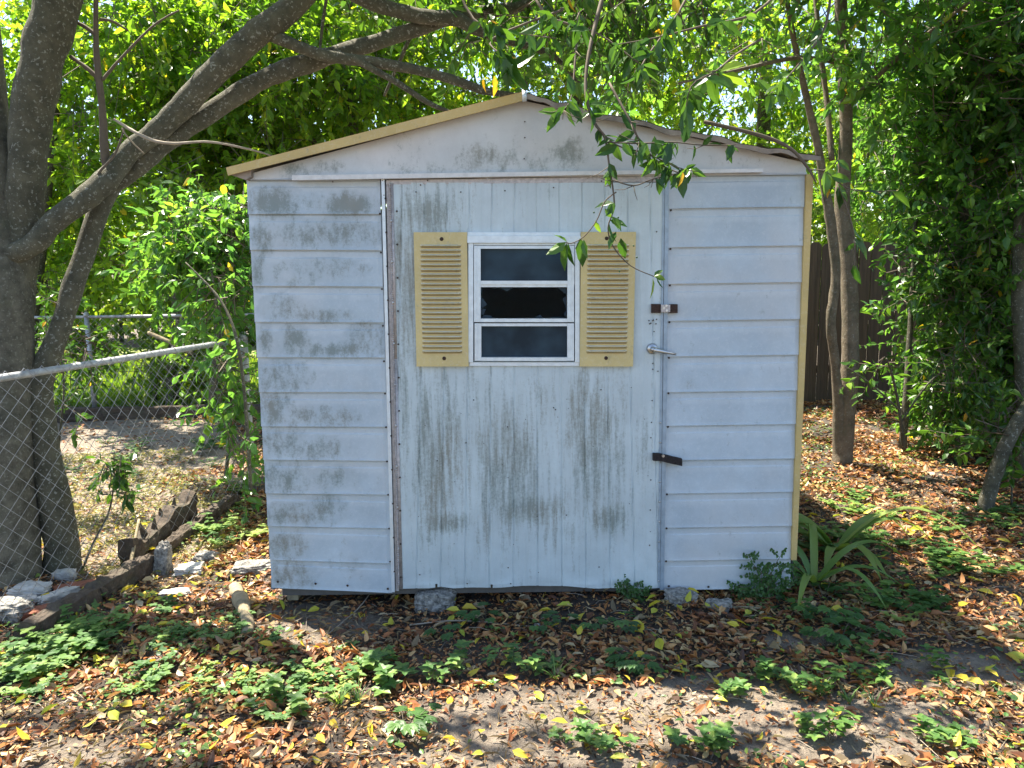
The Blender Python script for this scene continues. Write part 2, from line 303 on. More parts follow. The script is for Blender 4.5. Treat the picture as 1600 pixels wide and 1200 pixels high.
def dirt(px, py):
    d = np.zeros(np.shape(px))
    for cx, cy, rx, ry, a in DIRT: d = np.maximum(d, a*np.exp(-(((px-cx)/rx)**2+((py-cy)/ry)**2)*.9))
    return d
def siding(rows, xl, xr, name, dl, dr):
    mb = MB(); us = np.concatenate([[0, .02, .05, .075, .1], np.linspace(.14, .88, 24), [.92, .945, .965, .985, 1]])
    vs = np.array([0, .03, .05, .17, .2, .235, .3, .4, .5, .6, .7, .8, .9, .955, .985, 1.0])
    hs = np.array([.000, .0, .002, .002, .002, .005, .0055, .0065, .0075, .0085, .0095, .0105, .0118, .0135, .0155, .0145])
    vg = []; ag = []
    for r in range(len(rows)-1):
        for v, h in zip(vs, hs):
            px = xl(rows[r]+(rows[r+1]-rows[r])*v)*(1-us)+xr(rows[r]+(rows[r+1]-rows[r])*v)*us
            py = rows[r]+(rows[r+1]-rows[r])*v+dl[r]*(1-us)+dr[r]*us
            e = np.clip((us-.02)/.07, 0, 1)*np.clip((1-us-.005)/.03, 0, 1); e = e*e*(3-2*e); pale = np.maximum(np.exp(-((v-.27)/.08)**2)*.6*(v > .2), np.maximum(np.exp(-(us/.07)**2), np.exp(-((1-us)/.035)**2))*.8*(v > .2)); pale = np.maximum(pale, (v <= .2)*.5)
            flat = .0 if v < .2 else (v-.2)/.8*.010
            y = -(flat+(h-flat)*e)-.0035*(rng.random()-.5)*0
            y = y-.004*(vnoise(np.stack([px/90, py/40, px*0], -1), 1)-.5)
            dd = dirt(px, py); p = F(px, py); p = p.copy(); p[:, 1] = y; vg.append(p); ag.append(np.where(dd > .25, dd, -pale))
        px = xl(rows[r+1])*(1-us)+xr(rows[r+1])*us; py = rows[r+1]+dl[r]*(1-us)+dr[r]*us; p = F(px, py).copy(); p[:, 1] = .0; vg.append(p); ag.append(dirt(px, py)+.5)
    V = np.array(vg); mb.grid(V[:, ::-1], 0, np.array(ag)[:, ::-1]); o = mb.build(name, SIDING, shed, smooth=False); return o
n = 12
dl = [0, -1, -1, -1, -.5, 0, 0, -1, -1, -1.5, -2.5, -3.5]; drr = [0, 0, 0, 0, 0, 0, 1, 1, 1, 2, 3, 4.5]
o = siding(LROW, lambda y: 385+40*(y-281)/636, lambda y: 594+19*(y-281)/636, 'siding', dl, drr); o['label'] = 'mildewed siding'
siding(RROW, lambda y: 1045-9*(y-273)/646, lambda y: 1257.5-23.5*(y-273)/646, 'siding', [1.5]*12, [-1.5]*12)
# door sheet with its window opening, grooves pressed in
us = np.linspace(0, 1, 241); vs = np.linspace(0, 1, 121); U, Vv = np.meshgrid(us, vs)
PY = 286+(916-286)*Vv; XL = 611+16*Vv; XR = 1037-6*Vv; PX = XL+(XR-XL)*U
PY = PY+np.where(Vv > .985, 1.2*np.sin(PX*.021)+.6*np.sin(PX*.083)-3*np.exp(-((PX-690)/14)**2)-2*np.exp(-((PX-860)/60)**2), 0)
gx = (PX-767-(PY-600)*(829-PX)*-.00012)/36.3; fr = np.abs(gx-np.round(gx)); fr2 = np.abs(gx+.5-np.round(gx+.5))
h = .006-.006*np.exp(-(fr/.03)**2)+.0012*np.exp(-(fr2/.05)**2)+.003*(vnoise(np.stack([PX/120, PY/150, PX*0], -1), 1)-.5)
h = h+.004*np.exp(-((PY-912)/6)**2)*np.sin(PX*.05)
P = F(PX.ravel(), PY.ravel()).reshape(PX.shape+(3,)).copy(); P[..., 1] = -.012-h
cx = (PX[1:, 1:]+PX[:-1, :-1])/2; cy = (PY[1:, 1:]+PY[:-1, :-1])/2
keep = ~((cx > 738)*(cx < 900)*(cy > 374)*(cy < 564)); keep &= ~((cy > 911)*(np.abs(cx-768-.2*(cy-914)) < 1.6)); keep &= ~((cy > 908)*(np.abs(cx-683) < 1.5))
mb = MB(); mb.grid(P[:, ::-1], 0, dirt(PX, PY)[:, ::-1], keep[:, ::-1])
door = mb.build('door', DOORP, shed, smooth=False)
mb = MB()                                                        # folded edges of the door sheet
def strip(mb, pts, w_, y0, y1, m=0):                              # polyline strip in picture px, width w_ px to the right, from y0 out to y1
    for (a, b_), (c_, d_) in zip(pts[:-1], pts[1:]):
        Q = [F(a, b_, 0), F(a+w_, b_, 0), F(c_+w_, d_, 0), F(c_, d_, 0)]; Q = np.array([np.array(q) for q in Q]); Q[:, 1] = y0
        mb.slab(Q, (0, y1-y0, 0), m)
strip(mb, [(1034, 284), (1030, 600), (1026.5, 916)], 3.2, -.022, 0.0)
mb.build('door_edge', JAMB, door, False)
mb = MB(); strip(mb, [(597, 281), (604, 560), (613, 922)], 5, -.026, .0); mb.build('jamb', WHITE, shed, False)
mb = MB(); strip(mb, [(604, 285), (610, 560), (619, 922)], 5, -.012, .0); mb.build('hinge_post', HINGE, shed, False)
mb = MB(); strip(mb, [(1037.6, 278), (1034.5, 600), (1030, 919)], 6, -.0235, .0); mb.build('jamb', JAMB, shed, False)
mb = MB(); strip(mb, [(610, 287), (616, 560), (625, 918)], 5.5, -.0215, -.0)
pp = [F(608.8+(y-287)/631*14.5, y, -.023) for y in np.arange(288, 917, 3.2)]
for i, p in enumerate(pp[:-1]):
    q = pp[i+1]; mb.tube([p, p+(q-p)*.82], .0042, 6, 0)
mb.build('hinge', HINGE, door)
mb = MB()
Q = np.array([F(385.5, 284), F(385.5, 274), F(818, 158.5), F(818, 274)]); Q2 = np.array([F(818, 274), F(818, 158.5), F(1257, 256), F(1257, 273)])
def gab(x0, x1):
    us = np.linspace(0, 1, 90); vs = np.linspace(0, 1, 30); U, Vv = np.meshgrid(us, vs); X = x0+(x1-x0)*U
    top = np.where(X < 818, 274+(X-385)/(818-385)*(158-274), 158+(X-818)/(1258-818)*(255-158)); bot = 282.5-(X-385)/873*9
    Yp = top+(bot-top)*Vv; p = F(X.ravel(), Yp.ravel()).reshape(X.shape+(3,)).copy()
    p[..., 1] = -.012-.006*(vnoise(np.stack([X/70, Yp/50, X*0], -1), 1)-.5)-.008*np.clip((Vv-.9)*10, 0, 1); return p, dirt(X, Yp)
p, d = gab(385.5, 1258); mb.grid(p[:, ::-1], 0, d[:, ::-1]); mb.build('gable_panel', GABLE, shed)
mb = MB(); Q = [F(461, 276, 0), F(1187, 265.5, 0), F(1187, 271, 0), F(461, 283.5, 0)]; Q = np.array(Q); Q[:, 1] = -.02; mb.slab(Q, (0, -.03, 0), 2)
Q = np.array([F(604, 282, 0), F(1040, 276, 0), F(1040, 284.5, 0), F(604, 289, 0)]); Q[:, 1] = -.012; mb.slab(Q, (0, -.006, 0), 1)
mb.build('drip_rail', [WHITE, HINGE, RAILP], shed, False)
# corner trims, side walls, back, floor
c_fl = np.array(F(386, 280)); c_fr = np.array(F(1257, 274)); b_fl = np.array(F(426, 917)); b_fr = np.array(F(1234, 917)); DEP = 2.35
XLt, XLb, XRt, XRb = c_fl[0]+.01, b_fl[0]+.01, c_fr[0], b_fr[0]; ZT = (c_fl[2]+c_fr[2])/2; ZB = .075
mb = MB(); Q = np.array([F(1258, 273), F(1268.5, 273), F(1242.5, 873), F(1234, 873)]); Q[:, 1] = -.02; mb.slab(Q, (0, .05, 0)); mb.build('corner_trim', TAN, shed, False)
for xt, xb, sgn in ((XLt, XLb, -1), (XRt, XRb, 1)):
    mb = MB(); rows = 12; V = []
    for k in range(rows):
        for v, h in ((0, 0), (.2, .003), (.24, .009), (.97, .02), (1, 0)):
            s_ = (k+v)/rows; z = ZT+(ZB-ZT)*s_; x = xt+(xb-xt)*s_+sgn*h; V.append([[x, yy, z] for yy in np.linspace(0.0, DEP, 8)])
    V = np.array(V); mb.grid(V if sgn > 0 else V[:, ::-1]); mb.build('side_wall', SIDING, shed, False)
mb = MB(); pk = np.array(F(818, 155)); mb.add([(XLb, DEP, ZB), (XRb, DEP, ZB), (XRt, DEP, ZT), (pk[0], DEP, pk[2]), (XLt, DEP, ZT)], [(0, 4, 3, 2, 1)]); mb.build('back_wall', SIDING, shed, False)
mb = MB(); mb.box((XLb, .01, ZB), (XRb, DEP-.01, ZB+.03)); mb.box((XLb+.03, .02, ZB-.04), (XRb-.03, .08, ZB-.002)); mb.build('floor_frame', INSIDE, shed, False)
mb = MB()                                                        # tan fascia along the left slope
Yf = -.075
top = [F(353, 262, Yf), F(590, 201, Yf), F(818, 143, Yf)]; bot = [F(356, 274, Yf), F(590, 216, Yf), F(818, 157, Yf)]
for i in range(2): mb.slab(np.array([top[i], top[i+1], bot[i+1], bot[i]]), (0, .012, 0))
mb.build('fascia', TAN, shed, False)
roof = MB()
lp = np.array([F(354, 263.5, Yf+.012), F(818, 144.5, Yf+.012)]); 
V = np.array([[lp[0]+(lp[1]-lp[0])*u+np.array([0, yy, .0]) for u in np.linspace(0, 1, 12)] for yy in np.linspace(0, DEP+.18, 60)])
V2 = V.copy(); V2[..., 2] += .006*np.sin(V[..., 1]*2*math.pi/.08); roof.grid(V2); roof.grid(V2[:, ::-1]-np.array([0, 0, .004]))
rp = [(818, 146), (870, 157), (920, 172), (1013, 192), (1117, 213), (1200, 231), (1283, 242)]; rp = np.array([F(a, b_, Yf) for a, b_ in rp]); uu = np.linspace(0, 6, 49)
rr = np.stack([np.interp(uu, range(7), rp[:, k]) for k in range(3)], -1); rr[:, 2] += .005*np.sin(uu*5.1)+.003*np.sin(uu*11)
V = np.array([rr+np.array([0, yy, .007*math.sin(yy*2*math.pi/.12)]) for yy in np.linspace(0, DEP+.18, 60)]); roof.grid(V); roof.grid(V[:, ::-1]-np.array([0, 0, .004]))
roof = roof.build('roof', ROOFM, shed)
mb = MB(); 
for i in range(48):                                              # rolled lip under the right hand edge
    a, b_ = rr[i]+np.array([0, .0, -.003]), rr[i+1]+np.array([0, .0, -.003]); d1 = np.array([0, .0, -.02-.003*math.sin(i)]); d2 = np.array([0, .0, -.02-.003*math.sin(i+1)])
    mb.slab([a, b_, b_+d2, a+d1], (0, .01, 0))
mb.build('roof_edge', ROOFM, roof, False)
mb = MB(); q = [F(818, 150, -.02), F(818.5, 140, -.02), F(819, 134, -.02)]; mb.tube(q, [.011, .01, .008], 8); mb.tube([F(819, 138, -.02), F(819, 134, -.02), F(819, 129, -.02), F(819, 126, -.02)], [.008, .016, .015, .006], 10)
Q = np.array([F(816, 140, -.08), F(823, 143, -.08), F(823, 157, -.08), F(816, 158, -.08)]); mb.slab(Q, (0, .02, 0), 1); mb.build('ridge_cap', [DARK, WHITE], roof)
# gap filler between gable and roof
mb = MB(); 
Q = np.array([F(360, 273, -.05), F(392, 264, -.05), F(392, 276, -.05), F(384, 281, -.05)]); mb.slab(Q, (0, .1, 0)); mb.build('soffit', ROOFM, shed, False)
# shutters
def shutter(q, sx0, sx1, scr):
    TL, TR, BR, BL = q; mb = MB(); pl = np.array([F(*c_) for c_ in q]); pl[:, 1] = -.042; mb.slab(pl, (0, .016, 0))
    L = lambda u, v: ((TL[0]*(1-v)+BL[0]*v)*(1-u)+(TR[0]*(1-v)+BR[0]*v)*u, (TL[1]*(1-v)+BL[1]*v)*(1-u)+(TR[1]*(1-v)+BR[1]*v)*u)
    for k in range(23):
        v0 = .092+k*.0357; us = np.linspace(sx0, sx1, 15); V = []
        for dv, hh in ((0, 0), (.003, .009), (.009, .0125), (.017, .0115), (.0195, .003), (.02, 0)):
            px = np.array([L(u, v0+dv)[0] for u in us]); py = np.array([L(u, v0+dv)[1] for u in us]); p = F(px, py).copy()
            e = np.clip(np.minimum(us-sx0, sx1-us)/.05, 0, 1)**.5; p[:, 1] = -.0425-hh*e; V.append(p)
        V = np.array(V); mb.grid(V[:4, ::-1], 0, -1.0); mb.grid(V[2:, ::-1], 0, 0.3)  # bright tops and darker undersides of the louvres put into the paint colour
        q1 = [L(us[0]+.01, v0+.0185), L(us[-1]-.01, v0+.0185), L(us[-1]-.01, v0+.0238), L(us[0]+.01, v0+.0238)]; q1 = np.array([F(*c_) for c_ in q1]); q1[:, 1] = -.0434; mb.slab(q1, (0, .0012, 0), 1)  # flat brown strip paints the shadow below the louvre
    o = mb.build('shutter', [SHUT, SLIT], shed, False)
    for sx, sy in scr:
        m2 = MB(); p = F(sx, sy, -.043); m2.tube([p, p+np.array([0, -.004, 0])], [.009, .006], 10); m2.build('screw', RUST, o)
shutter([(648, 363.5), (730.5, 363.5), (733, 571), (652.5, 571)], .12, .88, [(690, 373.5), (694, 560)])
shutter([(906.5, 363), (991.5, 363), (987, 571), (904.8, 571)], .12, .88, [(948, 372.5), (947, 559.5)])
# window
def fr(mb, x0, y0, x1, y1, ya, yb):
    Q = np.array([F(x0, y0), F(x1, y0), F(x1, y1), F(x0, y1)]); Q[:, 1] = ya; mb.slab(Q, (0, yb-ya, 0))
mb = MB(); fr(mb, 731, 363.5, 906, 369, -.034, -.01); fr(mb, 731, 369.3, 906, 380, -.046, -.01); fr(mb, 732.5, 380.2, 740, 564.6, -.036, -.01); fr(mb, 897.5, 380.2, 904.5, 564.6, -.036, -.01)
fr(mb, 734, 565, 904.5, 570.5, -.03, -.01); fr(mb, 740.4, 380.2, 897.2, 383.6, -.028, .01)
win = mb.build('window', WHITE, shed, False)
def pane(x0, y0, x1, y1, broken=False):
    mb = MB(); fr(mb, x0-10.5, y0-4.5, x0-.1, y1+5.5, -.035, -.006); fr(mb, x1+.1, y0-4.5, x1+10.5, y1+5.5, -.035, -.006); fr(mb, x0, y0-4.5, x1, y0-.1, -.033, -.006); fr(mb, x0, y1+.1, x1, y1+5.5, -.041, -.006)
    for xx in (x0-7, x1+7): fr(mb, xx-.8, y0-3, xx+.8, y1+4, -.0385, -.0352)
    o = mb.build('sash', WHITE, win, False)
    g = MB()
    if not broken:
        Q = np.array([F(x0-1, y0-1), F(x1+1, y0-1), F(x1+1, y1+1), F(x0-1, y1+1)]); Q[:, 1] = -.014; g.slab(Q, (0, .004, 0))
    else:
        for tri in ([(0, 0), (0, 14), (3, 3)], [(0, 14), (10, 27), (0, 34)], [(0, 34), (8, 34), (4, 44), (0, 48)], [(0, 43), (14, 44), (20, 48.4), (0, 48.4)], [(26, 0), (53, 0), (40, 7), (36, 4)], [(16, 0), (26, 0), (20, 3)], [(118, 0), (133, 0), (133, 12)], [(133, 14), (127, 18), (133, 34)], [(82, 48.4), (92, 43), (97, 48.4)], [(133, 36), (129, 42), (133, 48.4)], [(60, 0), (75, 0), (70, 2.5)], [(100, 48.4), (133, 48.4), (120, 46)]):
            Q = np.array([F(x0+a, y0+b_) for a, b_ in tri]); Q[:, 1] = -.014; nn = len(Q); g.add(np.concatenate([Q, Q+np.array([0, .004, 0])]), [tuple(range(nn)), tuple(range(2*nn-1, nn-1, -1))]+[(i, i+nn, (i+1) % nn+nn, (i+1) % nn) for i in range(nn)])
    p = g.build('pane', GLASS, win, False)
    if broken: p['label'] = 'broken glass shards'
pane(751.5, 389, 886, 438.5); pane(751.5, 448.5, 885.5, 497, True); pane(752.5, 509, 885.5, 557)
# latches and handle
mb = MB(); fr(mb, 1016, 474.5, 1030, 488.5, -.034, -.022); fr(mb, 1030.2, 475.5, 1044, 487, -.046, -.022); mb.m[-6:] = [2]*6; fr(mb, 1044.2, 475, 1056.5, 488.5, -.034, -.012)
for a in ((1037, 481), (1041, 477.5), (1041.5, 485)): p = F(a[0], a[1], -.046); mb.tube([p, p+np.array([0, -.005, 0])], .006, 8, 1)
o = mb.build('latch', [RUST, STEEL, HINGE], shed, False); o['label'] = 'rusty upper latch'
mb = MB(); pts = [(1018, 711), (1030, 711.5), (1040, 714), (1052, 717), (1063, 719.5)]
for (a, b_), (c_, d_) in zip(pts[:-1], pts[1:]):
    hh = 5.5; Q = np.array([F(a, b_-hh), F(c_, d_-hh), F(c_, d_+hh), F(a, b_+hh)]); Q[:, 1] = -.045+.006*math.sin(a); mb.slab(Q, (0, .022, 0))
p = F(1036, 712, -.047); mb.tube([p, p+np.array([0, -.008, 0])], .007, 8, 1); o = mb.build('latch', [BLACKR, STEEL], shed, False); o['label'] = 'black crusted lower latch'
mb = MB(); p = F(1019, 545, -.024); th = np.linspace(0, 2*math.pi, 20, endpoint=False)
mb.tube([p, p+np.array([0, -.007, 0])], [.026, .022], 20); mb.tube([p+np.array([0, -.007, 0]), p+np.array([0, -.04, 0])], .012, 12)
q = p+np.array([0.0, -.036, 0]); e = F(1056, 553.5, -.055); mb.tube([q, q+(e-q)*.5, e], [.0135, .010, .006], 12); mb.build('handle', STEEL, door)
# screws and small holes on the sheets
mb = MB()
def dot(px, py, r=.0035, y=-.024, m=0):
    p = F(px, py, y); mb.tube([p, p+np.array([0, -.0025, 0])], [r, r*.7], 6, m)
for a, b_ in [(650, 300), (657, 289), (720, 300), (789, 298), (865, 293), (950, 290), (1028, 294), (600, 305), (740, 625), (865, 637), (728, 692), (683, 720), (939, 609), (656, 898), (798, 912), (730, 912), (793, 667), (794, 557+330), (885, 805), (868, 640), (1017, 684), (1017, 750), (1016, 797), (1015, 852), (1026, 362), (1014, 501), (1017, 505), (1021, 500), (1026, 499), (1020, 501), (1025, 506), (1015, 506), (1022, 518), (1020, 568), (1020, 577), (1028, 580), (1019, 626), (1018, 660), (955, 560), (936, 886), (820, 215), (820, 190), (819, 248), (940, 283), (1040, 276), (520, 284), (598, 282), (668, 282)]: dot(a, b_)
for k in range(12): dot(602+k*1.3, 310+k*53, .0045, -.0275); dot(620+k*.6, 330+k*52, .005, -.026)
for k in range(9): dot(611.5+k*1.4, 345+k*64, .006, -.026, 1); dot(1032-k*.35, 660+k*31, .0055, -.026, 1)
for a, b_ in [(434, 909), (493, 912), (543, 915), (606, 920), (1045, 916), (1107, 917), (1160, 914)]: dot(a, b_, .0065, -.02)
for r in range(1, 12): dot(592+r*1.6, RROW[r]+(9 if r < 6 else 4), .005, -.012); dot(1049-r*.75, RROW[r]+3.5, .0055, -.014)
for k in range(30): dot(rng.uniform(640, 1020), rng.uniform(580, 905), .0022)
mb.build('screws', [DARK, STEEL], shed)
mb = MB(); mb.box(F(449, 938, .03)-np.array([0, 0, 0]), F(473, 917, .12)); mb.build('support_block', PALEWOOD, shed, False)
# ---------------------------------------------------------------- stones, logs, timbers
def rock(name, p, size, m, label, cat, seed, group=None, rot=0.0, tilt=0.0, boxy=.5):
    r = np.random.default_rng(seed); n1, n2 = 30, 40; th = np.linspace(0, math.pi, n1); ph = np.linspace(0, 2*math.pi, n2, endpoint=False)
    T, Ph = np.meshgrid(th, ph, indexing='ij'); D = np.stack([np.sin(T)*np.cos(Ph), np.sin(T)*np.sin(Ph), np.cos(T)], -1)
    bx = 1/np.max(np.abs(D), -1); sc = (1-boxy)+boxy*bx; V = D*sc[..., None]; V = V*(1+.35*(vnoise(V+seed*3.1, 1.6)-.5)+.2*(vnoise(V+seed, 4.5)-.5)+.12*(vnoise(V+seed, 11)-.5))[..., None]
    V = V*np.array(size)/2; ct, st = math.cos(tilt), math.sin(tilt); V = V@np.array([[ct, 0, st], [0, 1, 0], [-st, 0, ct]]).T; c_, s_ = math.cos(rot), math.sin(rot); V = V@np.array([[c_, -s_, 0], [s_, c_, 0], [0, 0, 1]]).T
    V = V+np.array(p)+np.array([0, 0, size[2]*.2]); k = np.arange(n1-1)[:, None]*n2; j = np.arange(n2)[None]; j2 = (j+1) % n2
    mb = MB(); mb.bulk(V.reshape(-1, 3), np.stack([k+j, k+n2+j, k+n2+j2, k+j2], -1).reshape(-1), np.full((n1-1)*n2, 4)); o = mb.build(name, m, None, False)
    # move origin to its base
    me = o.data; off = Vector([float(q) for q in p]); me.transform(Matrix.Translation(-off)); o.location = off
    return tag(o, label, cat, group)
rock('concrete_rubble', G(681, 948), (.2, .16, .13), STONE, 'grey concrete chunk with exposed pebbles under the shed door', 'stone', 1)
rock('concrete_rubble', G(1064, 938), (.15, .12, .07), STONE, 'flat grey stone lying at the foot of the right siding', 'stone', 2, rot=.4)
rock('concrete_rubble', G(1122, 950), (.13, .08, .06), STONE, 'small grey stone in the litter, right of the flat one', 'stone', 3, rot=-.3)
rock('concrete_rubble', G(256, 893), (.09, .09, .24), STONE, 'upright narrow grey stone standing beside the rotten timber', 'stone', 4, tilt=.12)
rock('concrete_rubble', G(296, 897), (.14, .1, .07), WSTONE, 'pale squared stone block at the foot of the upright stone', 'stone', 5, rot=.15, boxy=.9)
rock('concrete_rubble', G(322, 875), (.13, .1, .07), STONE, 'rounded grey stone just behind the pale squared block', 'stone', 6)
rock('concrete_rubble', G(395, 893), (.22, .12, .08), STONE, 'half buried long grey stone beside the shed corner', 'stone', 7, rot=.3)
rock('concrete_rubble', G(272, 930), (.16, .08, .04), WSTONE, 'thin pale slab lying flat in the leaves before the squared block', 'stone', 16, rot=.1)
rock('concrete_rubble', G(50, 925), (.18, .1, .06), WSTONE, 'long white stone lying against the left tree base', 'stone', 8, rot=.1, boxy=.8)
rock('concrete_rubble', G(90, 938), (.2, .08, .07), WSTONE, 'white sloping bone-shaped stone behind the chain link', 'stone', 9, rot=1.1, boxy=.7)
rock('concrete_rubble', G(102, 905), (.11, .08, .08), WSTONE, 'small white stone between the twin trunk feet and the rail', 'stone', 10)
rock('concrete_rubble', G(38, 945), (.12, .1, .06), WSTONE, 'white angular stone below the long white one', 'stone', 11, rot=.6, boxy=.7)
rock('concrete_rubble', G(10, 965), (.22, .16, .12), STONE, 'dark grey boulder at the left fence foot', 'stone', 12)
rock('brick', G(72, 962), (.22, .1, .06), BRICK, 'weathered red brick lying among white stones at the fence', 'brick', 13, rot=.35, boxy=1)
rock('brick', G(118, 925), (.19, .1, .06), BRICK, 'half buried red brick on the fence side of the timber', 'brick', 14, rot=.5, boxy=1)
rock('pebble', G(840, 979), (.03, .025, .02), WSTONE, 'tiny white pebble in the dark litter before the door', 'pebble', 15)
rock('pebble', G(1373, 964), (.03, .02, .015), WSTONE, 'tiny white pebble in the litter right of the shed', 'pebble', 17)
def log(name, pts, rad, m, label, cat, rough=.35, seg=14):
    mb = MB(); mb.tube(pts, rad, seg, 0, rough, 5); o = mb.build(name, m); off = Vector([float(q) for q in pts[0]]); o.data.transform(Matrix.Translation(-off)); o.location = off; return tag(o, label, cat)
a = G(366, 924, .02); b_ = G(378, 950, .035); b2 = G(384, 972, .035); c_ = G(388, 996, .02); log('log', [a, b_, b2, c_], [.03, .036, .03, .026], PALEWOOD, 'short pale dead log lying in the sunny litter left of the shed', 'log')
# long rotten timber under the chain link
def timber(name, A, B, hw, hh, label, seed, jag=.0):
    r = np.random.default_rng(seed); n_ = 40; A = np.array(A); B = np.array(B); T = norm(B-A); Sd = norm(np.cross(T, [0, 0, 1.])); U_ = np.cross(Sd, T); prof = []
    m_ = 24; th = np.linspace(0, 2*math.pi, m_, endpoint=False); sq = 1/np.maximum(np.abs(np.cos(th)), np.abs(np.sin(th)))**.75
    V = []
    for k in range(n_):
        s_ = k/(n_-1); c0 = A+(B-A)*s_; hh_ = hh*(1-jag*vnoise(np.array([s_*6+seed, 0, 0]), 1)-(.6*jag*max(0, s_-.7)))
        V.append(c0+Sd*(np.cos(th)*sq*hw)[:, None]+U_*(np.sin(th)*sq*hh_)[:, None])
    V = np.array(V); nn = norm(V-V.mean(1, keepdims=True)); V = V+nn*((vnoise(V, 22)-.5)*.035+(vnoise(V*np.array([1, 1, 1]), 60)-.5)*.014)[..., None]
    k = np.arange(n_-1)[:, None]*m_; j = np.arange(m_)[None]; j2 = (j+1) % m_
    mb = MB(); mb.bulk(V.reshape(-1, 3), np.concatenate([np.stack([k+j, k+j2, k+m_+j2, k+m_+j], -1).reshape(-1), np.arange(m_)[::-1], (n_-1)*m_+np.arange(m_)]), np.concatenate([np.full((n_-1)*m_, 4), [m_, m_]]))
    for q in range(int(5*jag+1)):                                # splintered shards
        s_ = r.uniform(.05, 1); p0 = A+(B-A)*s_+Sd*r.uniform(-hw, hw)*.7; mb.tube([p0, p0+np.array([r.normal(0, .02), r.normal(0, .02), hh*r.uniform(.7, 1.15)])], [.03, .006], 6)
    o = mb.build(name, ROT, None, False); off = Vector([float(q) for q in (A+B)/2]); o.data.transform(Matrix.Translation(-off)); o.location = off; return tag(o, label, 'timber')
timber('rotten_timber', G(40, 1005, .04), G(232, 893, .05), .05, .05, 'long dark rotten timber edging the foot of the chain link', 1)
timber('rotten_timber', G(200, 885, .06), G(300, 810, .1), .05, .12, 'splintered upright rotten timber beyond the long one', 2, .8)
timber('rotten_timber', G(262, 865, .05), G(365, 790, .05), .035, .05, 'thin decayed timber right of the splintered one', 3, .5)
log('stick', [G(194, 938, .01), G(203, 905, .04), G(222, 868, .22)], [.009, .011, .008], PALEWOOD, 'pale broken stick leaning on the timber under the fence', 'stick', .2, 7)
log('stick', [G(505, 1000, .01), G(560, 960, .03), G(590, 925, .05)], [.003, .003, .002], PALETWIG, 'thin curved twig lying before the left siding', 'twig', .2, 5)
log('stick', [G(640, 980, .01), G(720, 976, .02), G(830, 982, .01)], [.004, .004, .003], PALETWIG, 'long straight twig lying before the door', 'twig', .2, 5)
log('stick', [G(1120, 957, .01), G(1160, 955, .02), G(1210, 956, .01)], [.007, .007, .005], PALEWOOD, 'short brown stick lying right of the small grey stones', 'stick', .2, 6)
log('stick', [G(1040, 1045, .01), G(1062, 1052, .02)], [.009, .008], PALEWOOD, 'stubby pale stick end in the litter before the door', 'stick', .2, 6)
# ---------------------------------------------------------------- chain link fences
def chain_fence(pts, H, label, p_=.05, sag=.012, rail_r=.018, wr=.0017, posts=(), z0=.03, wire=True):
    pts = [np.array(q, float) for q in pts]; base = thing('chain_link_fence', (*pts[0][:2], 0), label, 'fence')
    mb = MB(); top = [q+np.array([0, 0, H]) for q in pts]; mb.tube(top, rail_r, 12, 0, .03, 8); mb.build('top_rail', RAILM, base)
    mb = MB()
    for a, b_ in zip(pts[:-1], pts[1:]):
        L = np.linalg.norm(b_-a); T = (b_-a)/L; Nn = np.array([T[1], -T[0], 0]); K = int(L/p_); J = int((H+.0-z0)/p_)
        for k in range(K):
            j = np.arange(J+2); s_ = (k+((j+k) % 2))*p_+.0; off = np.where((j+k) % 2, .0018, -.0018)
            z = z0+j*p_; bul = .03*np.sin(k*.11)*np.sin(z*2.2)+sag*np.sin(s_*3)
            P = a+T*s_[:, None]+Nn*(off+bul+.02)[:, None]; P[:, 2] = z+.006*np.sin(s_*5); mb.tube(P, wr, 4, 0, cap=False)
    mb.build('wire_mesh', GALV, base)
    for q in posts:
        mb = MB(); q = np.array(q); mb.tube([q-np.array([0, 0, .1]), q+np.array([0, 0, H+.02])], .027, 12); mb.tube([q+np.array([0, 0, H+.0]), q+np.array([0, 0, H+.035]), q+np.array([0, 0, H+.06])], [.032, .03, .012], 12); mb.build('post', RAILM, base)
    mb = MB()
    for a, b_ in zip(pts[:-1], pts[1:]):
        L = np.linalg.norm(b_-a)
        for s_ in np.arange(.3, L, .55):
            c_ = a+(b_-a)*s_/L+np.array([0, 0, H]); th = np.linspace(0, 5.6, 10); T = (b_-a)/L; Nn = np.array([T[1], -T[0], 0])
            mb.tube([c_+Nn*(rail_r+.003)*math.cos(t_)+np.array([0, 0, (rail_r+.003)*math.sin(t_)])+T*.004*t_ for t_ in th], .0022, 4)
    mb.build('tie_wires', GALV, base)
pN = G(0, 985); pN[2] = 0; pF = G(396, 772); pF[2] = 0; dv = (pF-pN); p00 = pN-dv*.6
top0 = F(0, 604, pN[1]); H1 = 1.15
chain_fence([p00, pN, (pN+pF)/2, pF], H1, 'grey chain link fence with bent top rail running back beside the shed', posts=[pF])
chain_fence([(-7.5, 5.4, 0), (-4.85, 5.2, 0), (-2.2, 5.3, 0)], 1.17, 'far chain link fence crossing behind the left yard', wr=.0022, p_=.05, posts=[(-4.85, 5.2, 0), (-2.2, 5.3, 0)])
log('fallen_pole', [F(232, 520, 5.0), F(262, 533, 4.9), F(300, 552, 4.8)], [.022, .022, .022], PALEWOOD, 'pale pole leaning on the far chain link fence', 'pole', .05, 8)
timber('edging_timber', (-6.5, 5.05, .06), (-2.4, 5.15, .06), .06, .08, 'dark edging timber along the foot of the far chain link', 9)
